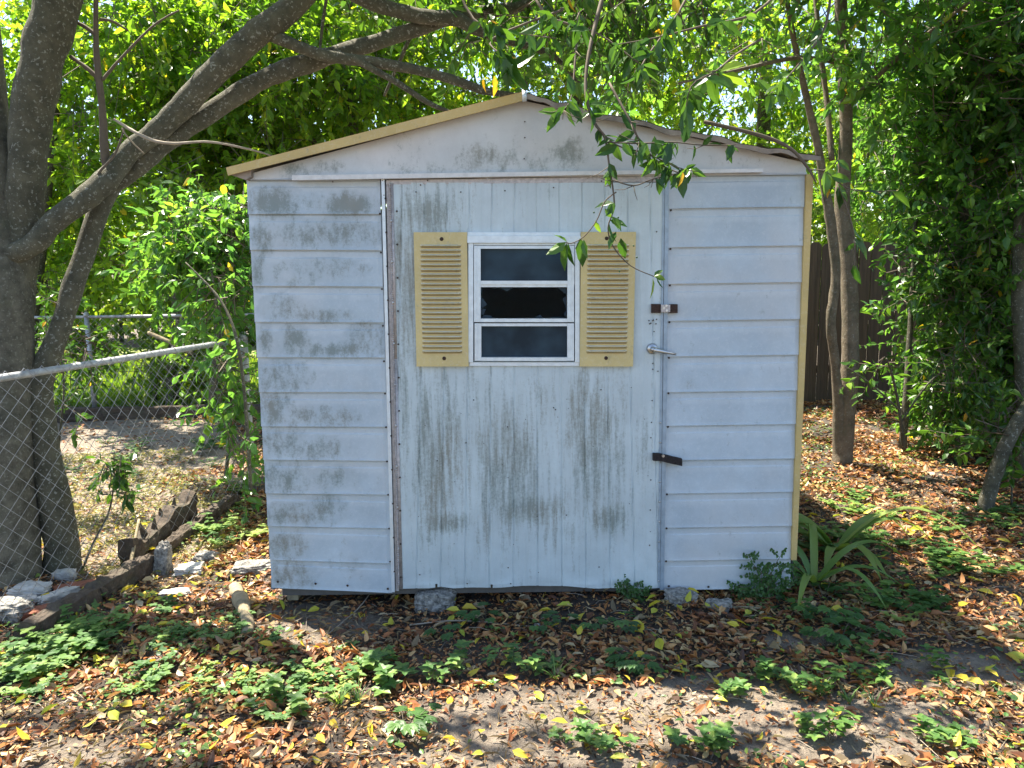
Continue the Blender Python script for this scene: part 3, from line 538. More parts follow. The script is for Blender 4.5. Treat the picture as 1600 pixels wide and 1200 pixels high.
# ---------------------------------------------------------------- wooden fence
wf = thing('wooden_fence', (1.5, 5.8, 0), 'tall weathered brown board fence behind the trees on the right', 'fence')
mb = MB(); x = .6; 
while x < 9.5:
    wd = .14+rng.uniform(-.004, .004); hgt = 1.93+rng.uniform(-.02, .02)+(0.06 if x < 3.0 else -.03); y = 5.8+rng.uniform(-.006, .006)-(x-1)*.06; a_ = rng.random()
    lo = np.array([x, y, -.02]); V = [(x, y, 0), (x+wd, y, 0), (x+wd, y, hgt-.04), (x+wd-.035, y, hgt), (x+.035, y, hgt), (x, y, hgt-.04)]; V = np.array(V); V2 = V+np.array([0, .018, 0])
    mb.add(np.concatenate([V, V2]), [(0, 1, 2, 3, 4, 5), (11, 10, 9, 8, 7, 6)]+[(i, i+6, (i+1) % 6+6, (i+1) % 6) for i in range(6)], 0, a_); x += wd+rng.uniform(.004, .012)
mb.build('boards', FENCEW, wf, False)
for xx in (1.0, 3.4, 5.8, 8.2):
    mb = MB(); mb.box((xx, 5.83-(xx-1)*.06, -.1), (xx+.09, 5.92-(xx-1)*.06, 1.9)); mb.build('post', FENCEW, wf, False)
for zz in (.35, 1.5):
    mb = MB(); Q = np.array([(.6, 5.855, zz), (9.4, 5.327, zz), (9.4, 5.327, zz+.09), (.6, 5.855, zz+.09)]); mb.slab(Q, (0, .04, 0)); mb.build('fence_rail', FENCEW, wf, False)
# ---------------------------------------------------------------- trees
def sun_ground(P): return P-S*(P[..., 2:3]/S[2])
def lit_at(P):
    g = sun_ground(P); px, py = proj(g); l = ell(px, py, LIT)-ell(px, py, DIM)*.9; l = np.where(g[..., 1] < -2.4, 0, l); return l
def crown(parent, ells, n, mleaf, leaf=.075, per=10, twig=.28, gap=.45, gs=1.3, droop=.35, seed=1, wd=.42, lift=.2, strict=.9, name='crown', tw=TWIG, amax=1.0):
    r = np.random.default_rng(seed); E = np.array([e[:6] for e in ells], float); wgt = np.array([e[3]*e[4]*e[5]*(e[6] if len(e) > 6 else 1) for e in ells]); k = r.choice(len(E), n, p=wgt/wgt.sum())
    D = norm(r.normal(size=(n, 3))); rad = r.random(n)**.42; C = E[k, :3]+D*rad[:, None]*E[k, 3:6]
    nz = vnoise(C+seed*7.7, gs)*.65+vnoise(C+seed*3.3, gs*2.6)*.35; ok = nz > gap*(.9+.2*r.random(n))
    lt_ = np.maximum(lit_at(C), np.maximum(lit_at(C+np.array([.1, -.06, 0])), lit_at(C+np.array([-.1, -.12, 0])))) if strict > .95 else lit_at(C); ok &= ~(lt_ > r.random(n)*.4+(1-strict)); ok &= C[:, 2] > .25  # leaves shading LIT spots are dropped: crown holes cut to shape the dapples
    # keep the shed itself clear
    ok &= ~((C[:, 0] > -1.35)*(C[:, 0] < 1.5)*(C[:, 1] > -.3)*(C[:, 1] < 2.6)*(C[:, 2] < 2.45))
    px, py = proj(C); ok &= ~((C[:, 1] < .1)*(py > -40)); ok &= C[:, 1] > -2.2
    C = C[ok]; D = D[ok]; m = len(C)
    T = norm(D*.6+r.normal(size=(m, 3))*.6+np.array([0, 0, -droop])); Ln = twig*(.6+.8*r.random(m))
    s_ = (np.arange(per)+.5)/per; P = C[:, None]+T[:, None]*(s_[None, :, None]*Ln[:, None, None]); side = norm(r.normal(size=(m, per, 3)))
    dr = norm(T[:, None]*.55+side*.85+np.array([0, 0, -.25])); P = P.reshape(-1, 3); dr = dr.reshape(-1, 3)
    av = np.repeat(r.random(m)*.55, per)
    if strict > .95: kp = lit_at(P) < .25; P = P[kp]; dr = dr[kp]; av = av[kp]
    nm = norm(r.normal(size=P.shape)*.75+np.array([0, 0, 1.0])*.8); a_ = np.clip(av+r.random(len(P))*.45, 0, 1)*amax; a_ = np.where(r.random(len(P)) < .006, 1.0, a_)
    mb = MB(); add_leaves(mb, P, dr, nm, leaf*(.6+.7*r.random(len(P))), leaf_tmpl(wd), a_)
    # twigs as thin three-sided prisms
    Q = norm(np.cross(T, r.normal(size=T.shape))); Rr = np.cross(T, Q); ring = np.stack([Q, -.5*Q+.87*Rr, -.5*Q-.87*Rr], 1)*.0028
    V = np.concatenate([(C-T*Ln[:, None]*.7)[:, None]+ring*1.6, (C+T*Ln[:, None])[:, None]+ring*.4], 1)
    lo = np.array([0, 1, 4, 3, 1, 2, 5, 4, 2, 0, 3, 5]); mb.bulk(V.reshape(-1, 3), (lo[None]+np.arange(m)[:, None]*6).ravel(), np.full(m*3, 4), 1)
    return mb.build(name, [mleaf, tw], parent, False)
def px_ell(px, py, Y, rx, ry, rz, w=1): p = F(px, py, Y); return (p[0], p[1], p[2], rx, ry, rz, w)
# --- big multi-trunk tree at the left
lt = thing('lichen_tree', G(45, 925), 'large multi-trunk tree with lichen spotted limbs arching over the shed', 'tree')
mb = MB()
def T(pts, rads, seg=16, rough=.16, sub=6, m=0, mbx=None): (mbx or mb).tube([F(a, b_, y) for a, b_, y in pts], rads, seg, m, rough, sub)
T([(8, 975, .3), (6, 900, .32), (2, 760, .36), (4, 600, .42), (4, 450, .45), (-12, 300, .5), (-30, 100, .55), (-60, -100, .6)], [.24, .175, .15, .14, .13, .115, .105, .1], 26, m=1)
T([(10, 640, .5), (25, 480, .5), (38, 330, .5), (45, 200, .5), (70, 80, .5), (95, -30, .52), (120, -200, .6)], [.08, .085, .088, .096, .1, .102, .1], 22)
T([(98, 925, .48), (97, 880, .48), (88, 800, .48), (70, 700, .48), (64, 600, .5), (95, 510, .55), (125, 420, .6), (158, 320, .66), (200, 255, .72)], [.13, .1, .08, .072, .062, .055, .055, .056, .05], 18)
trunk = mb.build('trunk', [BARK, BARKP], lt)
mb = MB()
T([(15, 400, .45), (50, 383, .42), (85, 345, .45), (130, 312, .5), (165, 283, .55), (200, 240, .6), (245, 205, .62), (290, 162, .62), (340, 108, .62), (400, 55, .65), (450, 15, .7), (520, -50, .75), (640, -140, .8)], [.06, .056, .056, .058, .06, .05, .056, .062, .066, .068, .068, .06, .05], 18, .14)
mb.build('limb', BARK, lt)
mb = MB()
T([(165, 290, .66), (205, 265, .68), (250, 228, .7), (300, 195, .72), (360, 155, .75), (420, 120, .8), (490, 95, .85), (540, 80, .9), (600, 62, .95), (665, 40, 1.0), (712, 25, 1.05), (775, 17, 1.1), (822, 6, 1.15), (900, -40, 1.2)], [.055, .056, .053, .05, .052, .052, .052, .046, .042, .042, .042, .036, .03, .02], 16, .14)
T([(415, 50, .68), (440, 62, .68), (475, 76, .7), (509, 87, .72), (587, 98, .8), (650, 109, .85), (712, 126, .9), (762, 143, .95), (820, 150, 1.1)], [.035, .034, .032, .031, .029, .027, .026, .022, .01], 12, .1)
T([(550, 90, .74), (575, 104, .75), (619, 128, .8), (665, 158, .85), (700, 174, .9), (740, 190, 1.0)], [.02, .019, .018, .015, .012, .008], 10, .1)
mb.build('limb', BARK, lt)
mb = MB()
T([(480, -60, .95), (566, -4, .9), (619, 16, .9), (666, 27, .92), (712, 30, .95), (744, 46, .95), (790, 62, 1.0), (837, 76, 1.05), (870, 92, 1.1), (905, 130, 1.15)], [.05, .045, .04, .04, .042, .032, .026, .02, .016, .008], 12, .12)
T([(600, 150, 1.3), (640, 60, 1.2), (655, 20, 1.2), (665, -40, 1.2)], [.008, .012, .012, .014], 8)
T([(500, 80, .85), (505, 30, .85), (515, -30, .85)], [.007, .009, .01], 8)
mb.build('limb', BARK, lt)
mb = MB()
T([(168, 270, .58), (163, 230, .58), (160, 170, .58), (152, 100, .58), (150, 50, .6), (150, -20, .6)], [.022, .022, .018, .016, .013, .012], 10, .12)
T([(158, 130, .58), (140, 110, .58), (110, 88, .58)], [.011, .011, .01], 8); T([(150, 55, .6), (130, 40, .6), (100, 26, .6), (80, 10, .6)], [.01, .01, .009, .008], 8)
T([(160, 125, .58), (190, 90, .6), (240, 40, .64), (280, 16, .7)], [.009, .007, .006, .004], 7); T([(155, 30, .6), (175, 33, .62), (200, 48, .66)], [.009, .007, .005], 7)
T([(145, 300, .58), (155, 270, .5), (180, 240, .5), (196, 195, .5)], [.008, .007, .006, .004], 7)
mb.build('shoot', TWIG, lt)
mb = MB(); T([(178, 186, .4), (200, 200, .35), (235, 218, .3), (270, 224, .3), (330, 222, .32), (400, 236, .4), (430, 246, .5)], [.005, .008, .008, .007, .006, .005, .004], 8)
T([(190, 200, .4), (200, 215, .42), (225, 240, .5)], [.004, .004, .003], 6); mb.build('dead_twig', PALETWIG, lt)
crown(lt, [(-2.4, .6, 4.3, 1.5, 1.3, .7), (-.6, .7, 4.2, 1.5, 1.6, .7), (1.2, .4, 4.0, 1.5, 1.3, .7), (2.2, 1.0, 4.3, 1.2, 1.5, .8), (-.2, -.7, 3.9, 2.2, .6, .5), (-2.6, -.6, 4.0, 1.2, .7, .6)], 3600, LEAF_B, .10, 10, .32, .41, .9, seed=3, strict=1.0)  # unseen crown added above the frame to cast the dappled ground shade
crown(lt, [px_ell(800, 10, 1.2, .5, .4, .18), px_ell(920, 20, .9, .5, .4, .25), px_ell(700, -40, 1.2, .6, .4, .2), px_ell(770, 90, 1.0, .25, .25, .16), px_ell(1000, 10, 1.0, .5, .5, .25)], 200, LEAF_C, .085, 8, .25, .35, 2.5, .8, seed=5, name='leaf_sprays', lift=0)
# leafy sprays hanging in front of the shed
def spray(mbl, mbt, pts, rads, leaves, r, size=.1, hang=.6):
    P = np.array([F(a, b_, y) for a, b_, y in pts]); mbt.tube(P, rads, 6, 0, 0, 4)
    for (a, b_, y, dx, dy, sz, at) in leaves:
        p = F(a, b_, y); q = F(a+dx, b_+dy, y-.03+.06*r.random()); d = q-p; add_leaves(mbl, p[None], d[None], norm(r.normal(size=(1, 3))+np.array([[0, -.9, .6]])), np.linalg.norm(d)*sz, leaf_tmpl(.43, .07, .14), np.array([at]))
r = np.random.default_rng(12); ml = MB(); mt = MB(); Yb = -.32
def rl(pts, n, ymul=1, size=30, down=.8, atm=.78):
    out = []; pts = np.array([(a, b_) for a, b_, _ in pts], float)
    for _ in range(n):
        i = r.integers(0, len(pts)-1); t_ = r.random(); a, b_ = pts[i]*(1-t_)+pts[i+1]*t_; an = math.pi/2+r.normal(0, .75) if r.random() < down else r.uniform(0, 6.28); L = size*(.6+.7*r.random()); out.append((a, b_, Yb+r.normal(0, .03), L*math.cos(an), L*math.sin(an), 1.0, r.random()*atm if r.random() > .02 else 1.0))
    return out
B1 = [(1010, -160, .5), (960, -60, .1), (925, 60, -.15), (915, 140, -.25), (928, 190, Yb), (945, 215, Yb), (952, 260, Yb), (960, 320, Yb), (950, 355, Yb), (958, 385, Yb), (985, 415, Yb), (1022, 432, Yb)]
spray(ml, mt, B1, [.014, .011, .009, .008, .006, .005, .004, .0035, .003, .0028, .0025, .002], rl(B1[3:9], 22, size=28)+[(1022, 432, Yb, 14, -12, 1, .6), (1022, 432, Yb, 20, 4, 1, .9), (1020, 434, Yb, 0, 34, 1, .95), (1026, 432, Yb, 8, 20, 1, .5), (970, 372, Yb, 6, 34, 1, .3), (963, 362, Yb, -14, 26, 1, .35), (955, 340, Yb, -10, -14, 1, .8)], r)
B2 = [(928, 190, Yb), (960, 225, Yb), (1010, 240, Yb), (1060, 262, Yb), (1090, 268, Yb)]; spray(ml, mt, B2, [.004, .0035, .003, .0025, .002], rl(B2, 17, size=30), r)
B3 = [(952, 130, Yb+.1), (985, 190, Yb), (1000, 220, Yb), (1030, 255, Yb), (1065, 272, Yb)]; spray(ml, mt, B3, [.006, .0045, .004, .003, .0025], rl(B3[1:], 15, size=30), r)
B4 = [(963, 300, Yb), (945, 315, Yb), (932, 345, Yb), (912, 370, Yb), (893, 380, Yb), (884, 378, Yb)]; spray(ml, mt, B4, [.003, .0028, .0025, .0024, .0022, .002], [(884, 378, Yb, -30, 22, 1, .85), (886, 380, Yb, -8, 44, 1, .6), (888, 380, Yb, 6, 38, 1, .3), (886, 378, Yb, -20, -14, 1, .8), (912, 374, Yb, 3, 30, 1, .7), (906, 372, Yb, 6, 46, 1, .4), (930, 345, Yb, 8, 20, 1, .9)], r)
B5 = [(945, 222, Yb), (1000, 224, Yb), (1050, 222, Yb), (1100, 227, Yb), (1150, 226, Yb)]; spray(ml, mt, B5, [.004, .0035, .003, .0025, .002], rl(B5, 20, size=28), r)
B6 = [(960, 282, Yb), (990, 290, Yb), (1020, 280, Yb), (1055, 272, Yb), (1080, 262, Yb)]; spray(ml, mt, B6, [.003, .003, .0025, .002, .002], rl(B6[2:], 13, size=36), r)
B7 = [(905, 20, .0), (900, 80, -.1), (893, 150, -.2), (880, 172, -.25), (870, 178, -.25)]; spray(ml, mt, B7, [.006, .005, .003, .002, .002], rl(B7, 14, size=34), r)
B8 = [(1190, 60, .2), (1150, 85, -.1), (1120, 110, Yb), (1080, 135, Yb), (1070, 190, Yb)]; spray(ml, mt, B8, [.006, .005, .004, .003, .002], rl(B8[2:], 16, size=44)+[(1125, 112, Yb, 45, -18, 1, .93), (1128, 116, Yb, 42, 16, 1, .95), (1122, 112, Yb, 30, 36, 1, .6)], r, .13)
B9 = [(880, 15, .2), (770, 60, .0), (790, 90, -.12), (800, 110, -.12)]; spray(ml, mt, B9, [.006, .004, .003, .002], rl(B9[1:], 16, size=42)+[(772, 118, -.12, 2, 34, 1, 1.0), (756, 122, -.12, 1, 24, 1, 1.0)], r)
for pts_ in ([(1240, -40, .3), (1180, 20, 0), (1100, 40, -.1), (1020, 60, -.2), (960, 70, -.2)], [(1300, -60, .3), (1290, 40, .1), (1240, 110, 0), (1200, 150, -.1)], [(820, -60, .3), (850, 20, .1), (930, 50, 0), (1000, 100, -.1)], [(1100, -60, .3), (1060, 20, .1), (1010, 90, -.1), (990, 130, -.2)], [(700, -60, .5), (740, 30, .3), (800, 50, .2), (870, 60, .1)]): spray(ml, mt, pts_, np.linspace(.008, .002, len(pts_)), rl(pts_[1:], 20, size=30), r)
for _ in range(34):                                               # bare side twigs
    bb = [B1[3:9], B2, B3[1:], B5, B6, B7, B8][int(r.integers(0, 7))]; k_ = int(r.integers(0, len(bb)-1)); a0 = bb[k_]; an = r.uniform(-.6, 3.7); L_ = r.uniform(18, 45)
    mt.tube([F(a0[0], a0[1], Yb), F(a0[0]+L_*.5*math.cos(an), a0[1]+L_*.5*math.sin(an)*.7+3, Yb-.02), F(a0[0]+L_*math.cos(an), a0[1]+L_*math.sin(an)*.7, Yb-.03)], [.002, .0015, .001], 4)
for a_, b_ in [(928, 332), (962, 344), (966, 340), (972, 350), (995, 402), (968, 424), (990, 384)]: mt.tube([F(a_, b_-1.5, Yb), F(a_, b_, Yb), F(a_, b_+1.5, Yb)], [.002, .0045, .002], 8, 1)
hb = mt.build('hanging_branch', [TWIG, WEED], lt); ml.build('leaf_sprays', LEAF_C, hb, False)
mt = MB(); ml = MB(); mt.tube([F(a, b_, -.03) for a, b_ in ()] or [F(1100, 190, -.12), F(1190, 212, -.13), F(1235, 232, -.14), F(1262, 262, -.15), F(1275, 285, -.15)], [.009, .009, .008, .006, .003], 7, 0, 0, 4)
Yb = -.1
for pts_ in ([(1262, 265, Yb), (1290, 268, Yb), (1310, 285, Yb), (1340, 298, Yb), (1400, 298, Yb)], [(1310, 290, Yb), (1325, 330, Yb), (1335, 370, Yb), (1335, 420, Yb)], [(1285, 268, Yb), (1305, 255, Yb), (1308, 248, Yb)]):
    spray(ml, mt, pts_, np.linspace(.004, .002, len(pts_)), rl(pts_, 7, size=34, atm=.97), r)
hb = mt.build('hanging_branch', TWIG, lt); ml.build('leaf_sprays', LEAF_C, hb, False)
# --- trunk base shoots
# --- trees behind: (name, label, base, trunk polylines, crown ellipsoids, count...)
def tree(name, label, base, stems, ells, n, ml, **kw):
    o = thing(name, (base[0], base[1], 0), label, 'tree', kw.pop('group', None)); bm_ = kw.pop('bark', BARK); mbx = MB()
    for pts, rad in stems: mbx.tube(pts, rad, 12, 0, .14, 5)
    mbx.build('trunk', bm_, o); kw.setdefault('name', 'crown'); crown(o, ells, n, ml, **kw); return o
def stem(pts, *rad): return ([F(a, b_, y) for a, b_, y in pts], np.array(rad))
LEAF_M = leafmat('mid_green_leaves', [(0, (.04, .11, .04)), (.5, (.08, .18, .045)), (.88, (.15, .27, .05)), (.98, (.22, .31, .04)), (1, (.5, .36, .03))], .52, 1.9, .27)
tree('forked_tree', 'twin-stemmed tree with smooth grey bark directly right of the shed', G(1313, 740),
     [stem([(1314, 752, 2.5), (1318, 700, 2.5), (1328, 560, 2.5), (1326, 420, 2.55), (1316, 330, 2.6), (1322, 200, 2.6), (1316, 60, 2.6), (1310, -100, 2.6)], .1, .075, .068, .064, .058, .05, .045, .04),
      stem([(1312, 720, 2.5), (1310, 640, 2.48), (1304, 560, 2.45), (1298, 500, 2.4), (1306, 430, 2.4), (1298, 350, 2.4), (1288, 290, 2.4), (1278, 230, 2.4), (1262, 160, 2.4), (1240, 60, 2.3), (1220, -60, 2.2)], .055, .045, .036, .036, .036, .038, .034, .03, .026, .02, .014),
      stem([(1300, 250, 2.6), (1292, 160, 2.7), (1280, 60, 2.8), (1270, -60, 2.9)], .022, .022, .02, .018), stem([(1318, 170, 2.6), (1370, 120, 2.4), (1440, 60, 2.2), (1520, 0, 2.0)], .02, .018, .014, .01),
      stem([(1316, 100, 2.6), (1250, 90, 2.2), (1150, 110, 1.8), (1060, 130, 1.4)], .018, .016, .012, .006)],
     [px_ell(1300, 60, 2.6, 1.1, .8, .5), px_ell(1150, 60, 2.0, .9, .6, .4), (1.3, 2.2, 4.3, 1.2, 1.1, .5, .8), (2.6, 1.6, 4.2, 1., 1., .5, .8), px_ell(1420, 120, 2.6, .9, .7, .6), px_ell(1350, 260, 3.2, .6, .4, .35), px_ell(1080, 120, 2.2, .8, .6, .28), px_ell(1230, 180, 2.6, .5, .5, .25), px_ell(980, 110, 2.4, .6, .6, .25), px_ell(1250, -80, 2.4, 1.3, 1, .5), px_ell(1430, 300, 3.1, .5, .4, .3)], 1500, LEAF_M, leaf=.085, wd=.5, seed=11, gap=.38, bark=BARK2)  # plain-coordinate ellipsoids: unseen foliage added overhead to shade the right-hand ground
tree('dark_tree', 'dense dark-leaved tree filling the upper right corner', G(1510, 700),
     [stem([(1508, 712, 3.0), (1512, 640, 3.0), (1505, 520, 3.0), (1510, 350, 3.0), (1520, 150, 3.0), (1530, -50, 3.0)], .09, .075, .06, .055, .05, .04), stem([(1410, 700, 2.9), (1416, 620, 2.9), (1424, 480, 3), (1432, 300, 3.1), (1440, 100, 3.2)], .035, .028, .02, .018, .012),
      stem([(1596, 780, 2.2), (1598, 640, 2.2), (1590, 450, 2.2), (1600, 200, 2.3)], .05, .045, .04, .03)],
     [px_ell(1500, 400, 3.6, 0.4, 0.68, 0.3), px_ell(1530, 420, 3, 0.5, 0.85, 0.4), px_ell(1380, 300, 3.8, 0.4, 0.68, 0.3), px_ell(1500, 120, 3, 0.7, 1.02, 0.6), px_ell(1590, 100, 2.6, 0.6, 1.02, 0.8), px_ell(1520, 320, 2.8, 0.6, 1.02, 0.5), px_ell(1590, 460, 2.6, 0.5, 0.85, 0.6), px_ell(1480, 480, 3, 0.45, 0.68, 0.45), px_ell(1560, 590, 2.8, 0.4, 0.68, 0.35), px_ell(1420, 230, 3.2, 0.5, 0.85, 0.5), px_ell(1680, 200, 2.6, 0.6, 1.02, 1.2), px_ell(1540, -80, 2.8, 0.9, 1.36, 0.5)], 3300, LEAF_M, leaf=.082, wd=.5, seed=12, gap=.36, strict=.6)
for i, (px_, py_, Y_, hh, lab) in enumerate([(1600, 640, 4.2, 330, 'dark leafy shrub at the far right end of the board fence'), (1525, 672, 3.9, 330, 'tall dark shrub hiding the right end of the board fence'), (1575, 700, 3.0, 300, 'dense shrub under the dark tree at the right picture edge'), (1490, 690, 3.1, 170, 'low dark shrub with bare stems before the board fence')]):
    n_ = [220, 420, 520, 260][i]; rx = [.32, .5, .45, .42][i]
    tree('shrub', lab, G(px_, py_), [stem([(px_+dx*.3, py_+4, Y_), (px_+dx, py_-hh*.35, Y_), (px_+dx*1.6, py_-hh*.8, Y_)], .022, .018, .008) for dx in (-24, -4, 22)],
         [px_ell(px_, py_-hh*.7, Y_, rx, .5, hh*.0022), px_ell(px_+20, py_-hh*.38, Y_-.1, rx*1.1, .5, hh*.0018), px_ell(px_-25, py_-hh*.3, Y_+.1, rx*.7, .4, hh*.0013)], n_, LEAF_M, leaf=.08, wd=.5, seed=60+i, gap=.34, strict=.5, gs=2.2)
tree('leaning_tree', 'slim grey trunk leaning out of the right picture edge', G(1536, 815),
     [stem([(1533, 826, 1.35), (1540, 790, 1.35), (1562, 720, 1.35), (1590, 660, 1.36), (1630, 590, 1.4), (1690, 450, 1.5), (1730, 200, 1.6)], .062, .05, .045, .042, .04, .036, .03)],
     [px_ell(1740, 120, 1.6, .5, .5, .5), px_ell(1640, -80, 1.4, .8, .6, .4), px_ell(1650, 300, 1.9, .3, .4, .4)], 260, LEAF_B, leaf=.085, seed=13)
tree('shrub', 'leafy sapling with glossy sunlit leaves in front of the board fence', G(1412, 700),
     [stem([(1412, 700, 2.3), (1405, 640, 2.2), (1395, 590, 2.1), (1385, 560, 2.0)], .014, .012, .009, .005), stem([(1408, 660, 2.25), (1450, 600, 2.2), (1500, 560, 2.2)], .009, .007, .004), stem([(1405, 640, 2.2), (1360, 600, 2.0), (1325, 575, 1.9)], .008, .006, .004)],
     [px_ell(1390, 575, 2.0, .24, .2, .13), px_ell(1470, 600, 2.2, .22, .25, .18), px_ell(1400, 640, 2.1, .3, .25, .15), px_ell(1490, 570, 2.3, .26, .25, .28), px_ell(1322, 560, 1.9, .09, .09, .1), px_ell(1560, 640, 2.2, .25, .25, .15), px_ell(1460, 440, 2.6, .35, .3, .3)], 270, LEAF_C, leaf=.085, seed=14, gap=.3, strict=.3)
tree('shrub', 'small bright shrub beside the leaning grey trunk', G(1560, 800), [stem([(1580, 800, 1.5), (1580, 740, 1.5), (1570, 690, 1.5)], .008, .006, .004)], [px_ell(1560, 680, 1.5, .13, .12, .08), px_ell(1600, 660, 1.5, .1, .1, .12)], 40, LEAF_C, leaf=.085, seed=15, gap=.1, strict=.2)
tree('sunlit_tree', 'bright green tree rising beyond the board fence', (3.0, 7.5), [stem([(1180, 640, 7.5), (1190, 300, 7.5), (1200, 0, 7.5), (1210, -200, 7.5)], .12, .1, .08, .05)],
     [px_ell(1150, 130, 7.4, 1.47, 2.30, 0.9), px_ell(1330, 200, 7.4, 1.26, 2.30, 1), px_ell(1280, 330, 7.5, 0.95, 1.38, 0.45), px_ell(1250, -30, 7.4, 1.89, 2.30, 0.8, .15), px_ell(1450, 250, 7.9, 1.26, 2.30, 1.2)], 2300, LEAF_A, leaf=.11, wd=.5, seed=16, gap=.42, twig=.4, strict=.5)
tree('sunlit_tree', 'tall airy tree behind the roof ridge with blue sky between its leaves', (.9, 6.5), [stem([(880, 600, 6.5), (900, 300, 6.5), (905, 100, 6.5), (930, -100, 6.5)], .1, .08, .06, .04), stem([(905, 150, 6.5), (860, 60, 6.4), (820, -20, 6.3)], .04, .03, .02)],
     [px_ell(950, 110, 6.4, 1.05, 1.61, 0.45), px_ell(1050, 60, 6.4, 1.05, 1.84, 0.6), px_ell(850, 30, 6.9, 1.05, 1.61, 0.5), px_ell(880, 160, 6.9, 0.95, 1.38, 0.3), px_ell(700, 160, 7.4, 0.84, 1.38, 0.35), px_ell(1000, -60, 6.9, 1.68, 2.30, 0.5, .15)], 1900, LEAF_A, leaf=.11, wd=.5, seed=17, gap=.43, twig=.4, strict=.5)
tree('sunlit_tree', 'yellow-green tree directly behind the left roof slope', (-1.6, 6.0), [stem([(560, 640, 6.0), (555, 400, 6.0), (548, 100, 6.0), (545, -100, 6)], .09, .08, .07, .06), stem([(556, 350, 6), (480, 200, 6), (420, 60, 6)], .05, .03, .02)],
     [px_ell(470, 110, 6.1, 1.16, 1.84, 0.9), px_ell(590, 130, 6.5, 0.84, 1.61, 0.7), px_ell(430, 270, 5.9, 0.73, 1.38, 0.5), px_ell(540, 10, 6.3, 1.26, 1.84, 0.7), px_ell(500, -100, 6.5, 1.68, 2.30, 0.5, .15), px_ell(660, 60, 6.9, 0.73, 1.38, 0.5)], 2500, LEAF_A, leaf=.108, wd=.5, seed=18, gap=.37, twig=.38, strict=.4)
tree('sunlit_tree', 'dense yellow-green tree between the forked left trunk and the shed', (-3.6, 5.9), [stem([(270, 640, 5.9), (280, 450, 5.9), (300, 250, 5.9), (290, 0, 5.9)], .09, .07, .05, .04), stem([(330, 640, 5.0), (340, 480, 5.0), (310, 380, 5.0)], .05, .04, .02)],
     [px_ell(280, 90, 6.3, 1.26, 1.84, 1), px_ell(200, 230, 6.1, 1.05, 1.61, 0.7), px_ell(320, 300, 5.9, 0.95, 1.61, 0.6), px_ell(250, 400, 6.2, 1.05, 1.38, 0.42), px_ell(370, 180, 6.1, 0.84, 1.38, 0.7), px_ell(200, -60, 6.5, 1.89, 2.30, 0.5, .15)], 3200, LEAF_A, leaf=.108, wd=.5, seed=19, gap=.36, twig=.38, strict=.4)
tree('sunlit_tree', 'bright leafy tree seen between the trunks at the far left', (-6.0, 5.6), [stem([(30, 640, 5.6), (60, 400, 5.6), (90, 100, 5.6), (90, -80, 5.6)], .1, .08, .06, .04)],
     [(-4.3, 3.9, 3.6, .6, .4, .3, .5), px_ell(-130, 150, 5.8, 1., 1.5, 1.6), px_ell(20, 10, 6.3, 1.26, 1.84, 0.6), px_ell(100, 120, 6.3, 1.16, 1.84, 1.1), px_ell(120, 320, 6.1, 0.95, 1.61, 0.7), px_ell(100, 450, 6.1, 0.84, 1.15, 0.35), px_ell(0, 220, 6.3, 0.84, 1.61, 1.4), px_ell(60, -60, 6.5, 1.58, 2.30, 0.5, .15)], 2300, LEAF_A, leaf=.108, wd=.5, seed=20, gap=.36, twig=.38, strict=.4)  # plain-coordinate ellipsoid is foliage added to shade the left yard
tree('shrub', 'dark viny shrub climbing the fence post against the left shed wall', G(385, 760), [stem([(392, 770, 1.2), (385, 650, 1.2), (372, 540, 1.2), (345, 470, 1.3), (290, 410, 1.4)], .012, .011, .01, .008, .004), stem([(352, 750, 1.7), (360, 650, 1.7), (350, 540, 1.8), (330, 420, 1.8)], .014, .012, .01, .007)],
     [px_ell(362, 600, 1.6, .13, .2, .3), px_ell(350, 470, 1.9, .22, .25, .25), px_ell(375, 380, 2.2, .22, .25, .3), px_ell(372, 700, 1.3, .10, .15, .18), px_ell(320, 370, 2.4, .4, .3, .3), px_ell(290, 430, 2.6, .4, .3, .2)], 440, LEAF_M, leaf=.08, wd=.5, seed=21, gap=.36, strict=.2)
tree('sapling', 'thin leafy sapling with a curved dark stem behind the chain link', G(128, 890), [stem([(128, 893, .5), (145, 850, .5), (170, 800, .5), (178, 750, .5), (178, 710, .5)], .006, .006, .005, .004, .002)],
     [px_ell(175, 735, .5, .09, .07, .08), px_ell(185, 775, .5, .09, .07, .04)], 26, LEAF_C, leaf=.06, seed=22, gap=.05, strict=0, twig=.08, per=5)
tree('shrub', 'bushy sprouts growing from the foot of the leftmost trunk', G(95, 800), [stem([(90, 800, .6), (92, 700, .6), (100, 600, .7), (88, 520, .8)], .006, .006, .005, .003), stem([(75, 800, .6), (78, 690, .6), (74, 600, .7)], .006, .006, .004)],
     [px_ell(100, 640, .7, .08, .08, .16), px_ell(120, 560, .9, .12, .1, .12), px_ell(90, 470, 1.0, .1, .1, .16), px_ell(110, 720, .6, .05, .06, .1), px_ell(105, 560, 1.6, .3, .2, .3)], 110, LEAF_C, leaf=.055, seed=23, gap=.2, strict=0, twig=.12, per=6)
tree('shrub', 'low backlit bush against the far chain link fence', (-4.2, 6.2), [stem([(240, 640, 5.8), (244, 580, 5.8), (236, 520, 5.8)], .03, .02, .01), stem([(268, 640, 5.6), (270, 560, 5.6), (280, 500, 5.5)], .07, .06, .03)],
     [px_ell(230, 560, 6.0, .7, .4, .3), px_ell(310, 570, 5.7, .4, .4, .4), px_ell(160, 540, 6.0, .5, .4, .3)], 800, LEAF_A, leaf=.085, seed=24, gap=.42, strict=.2)
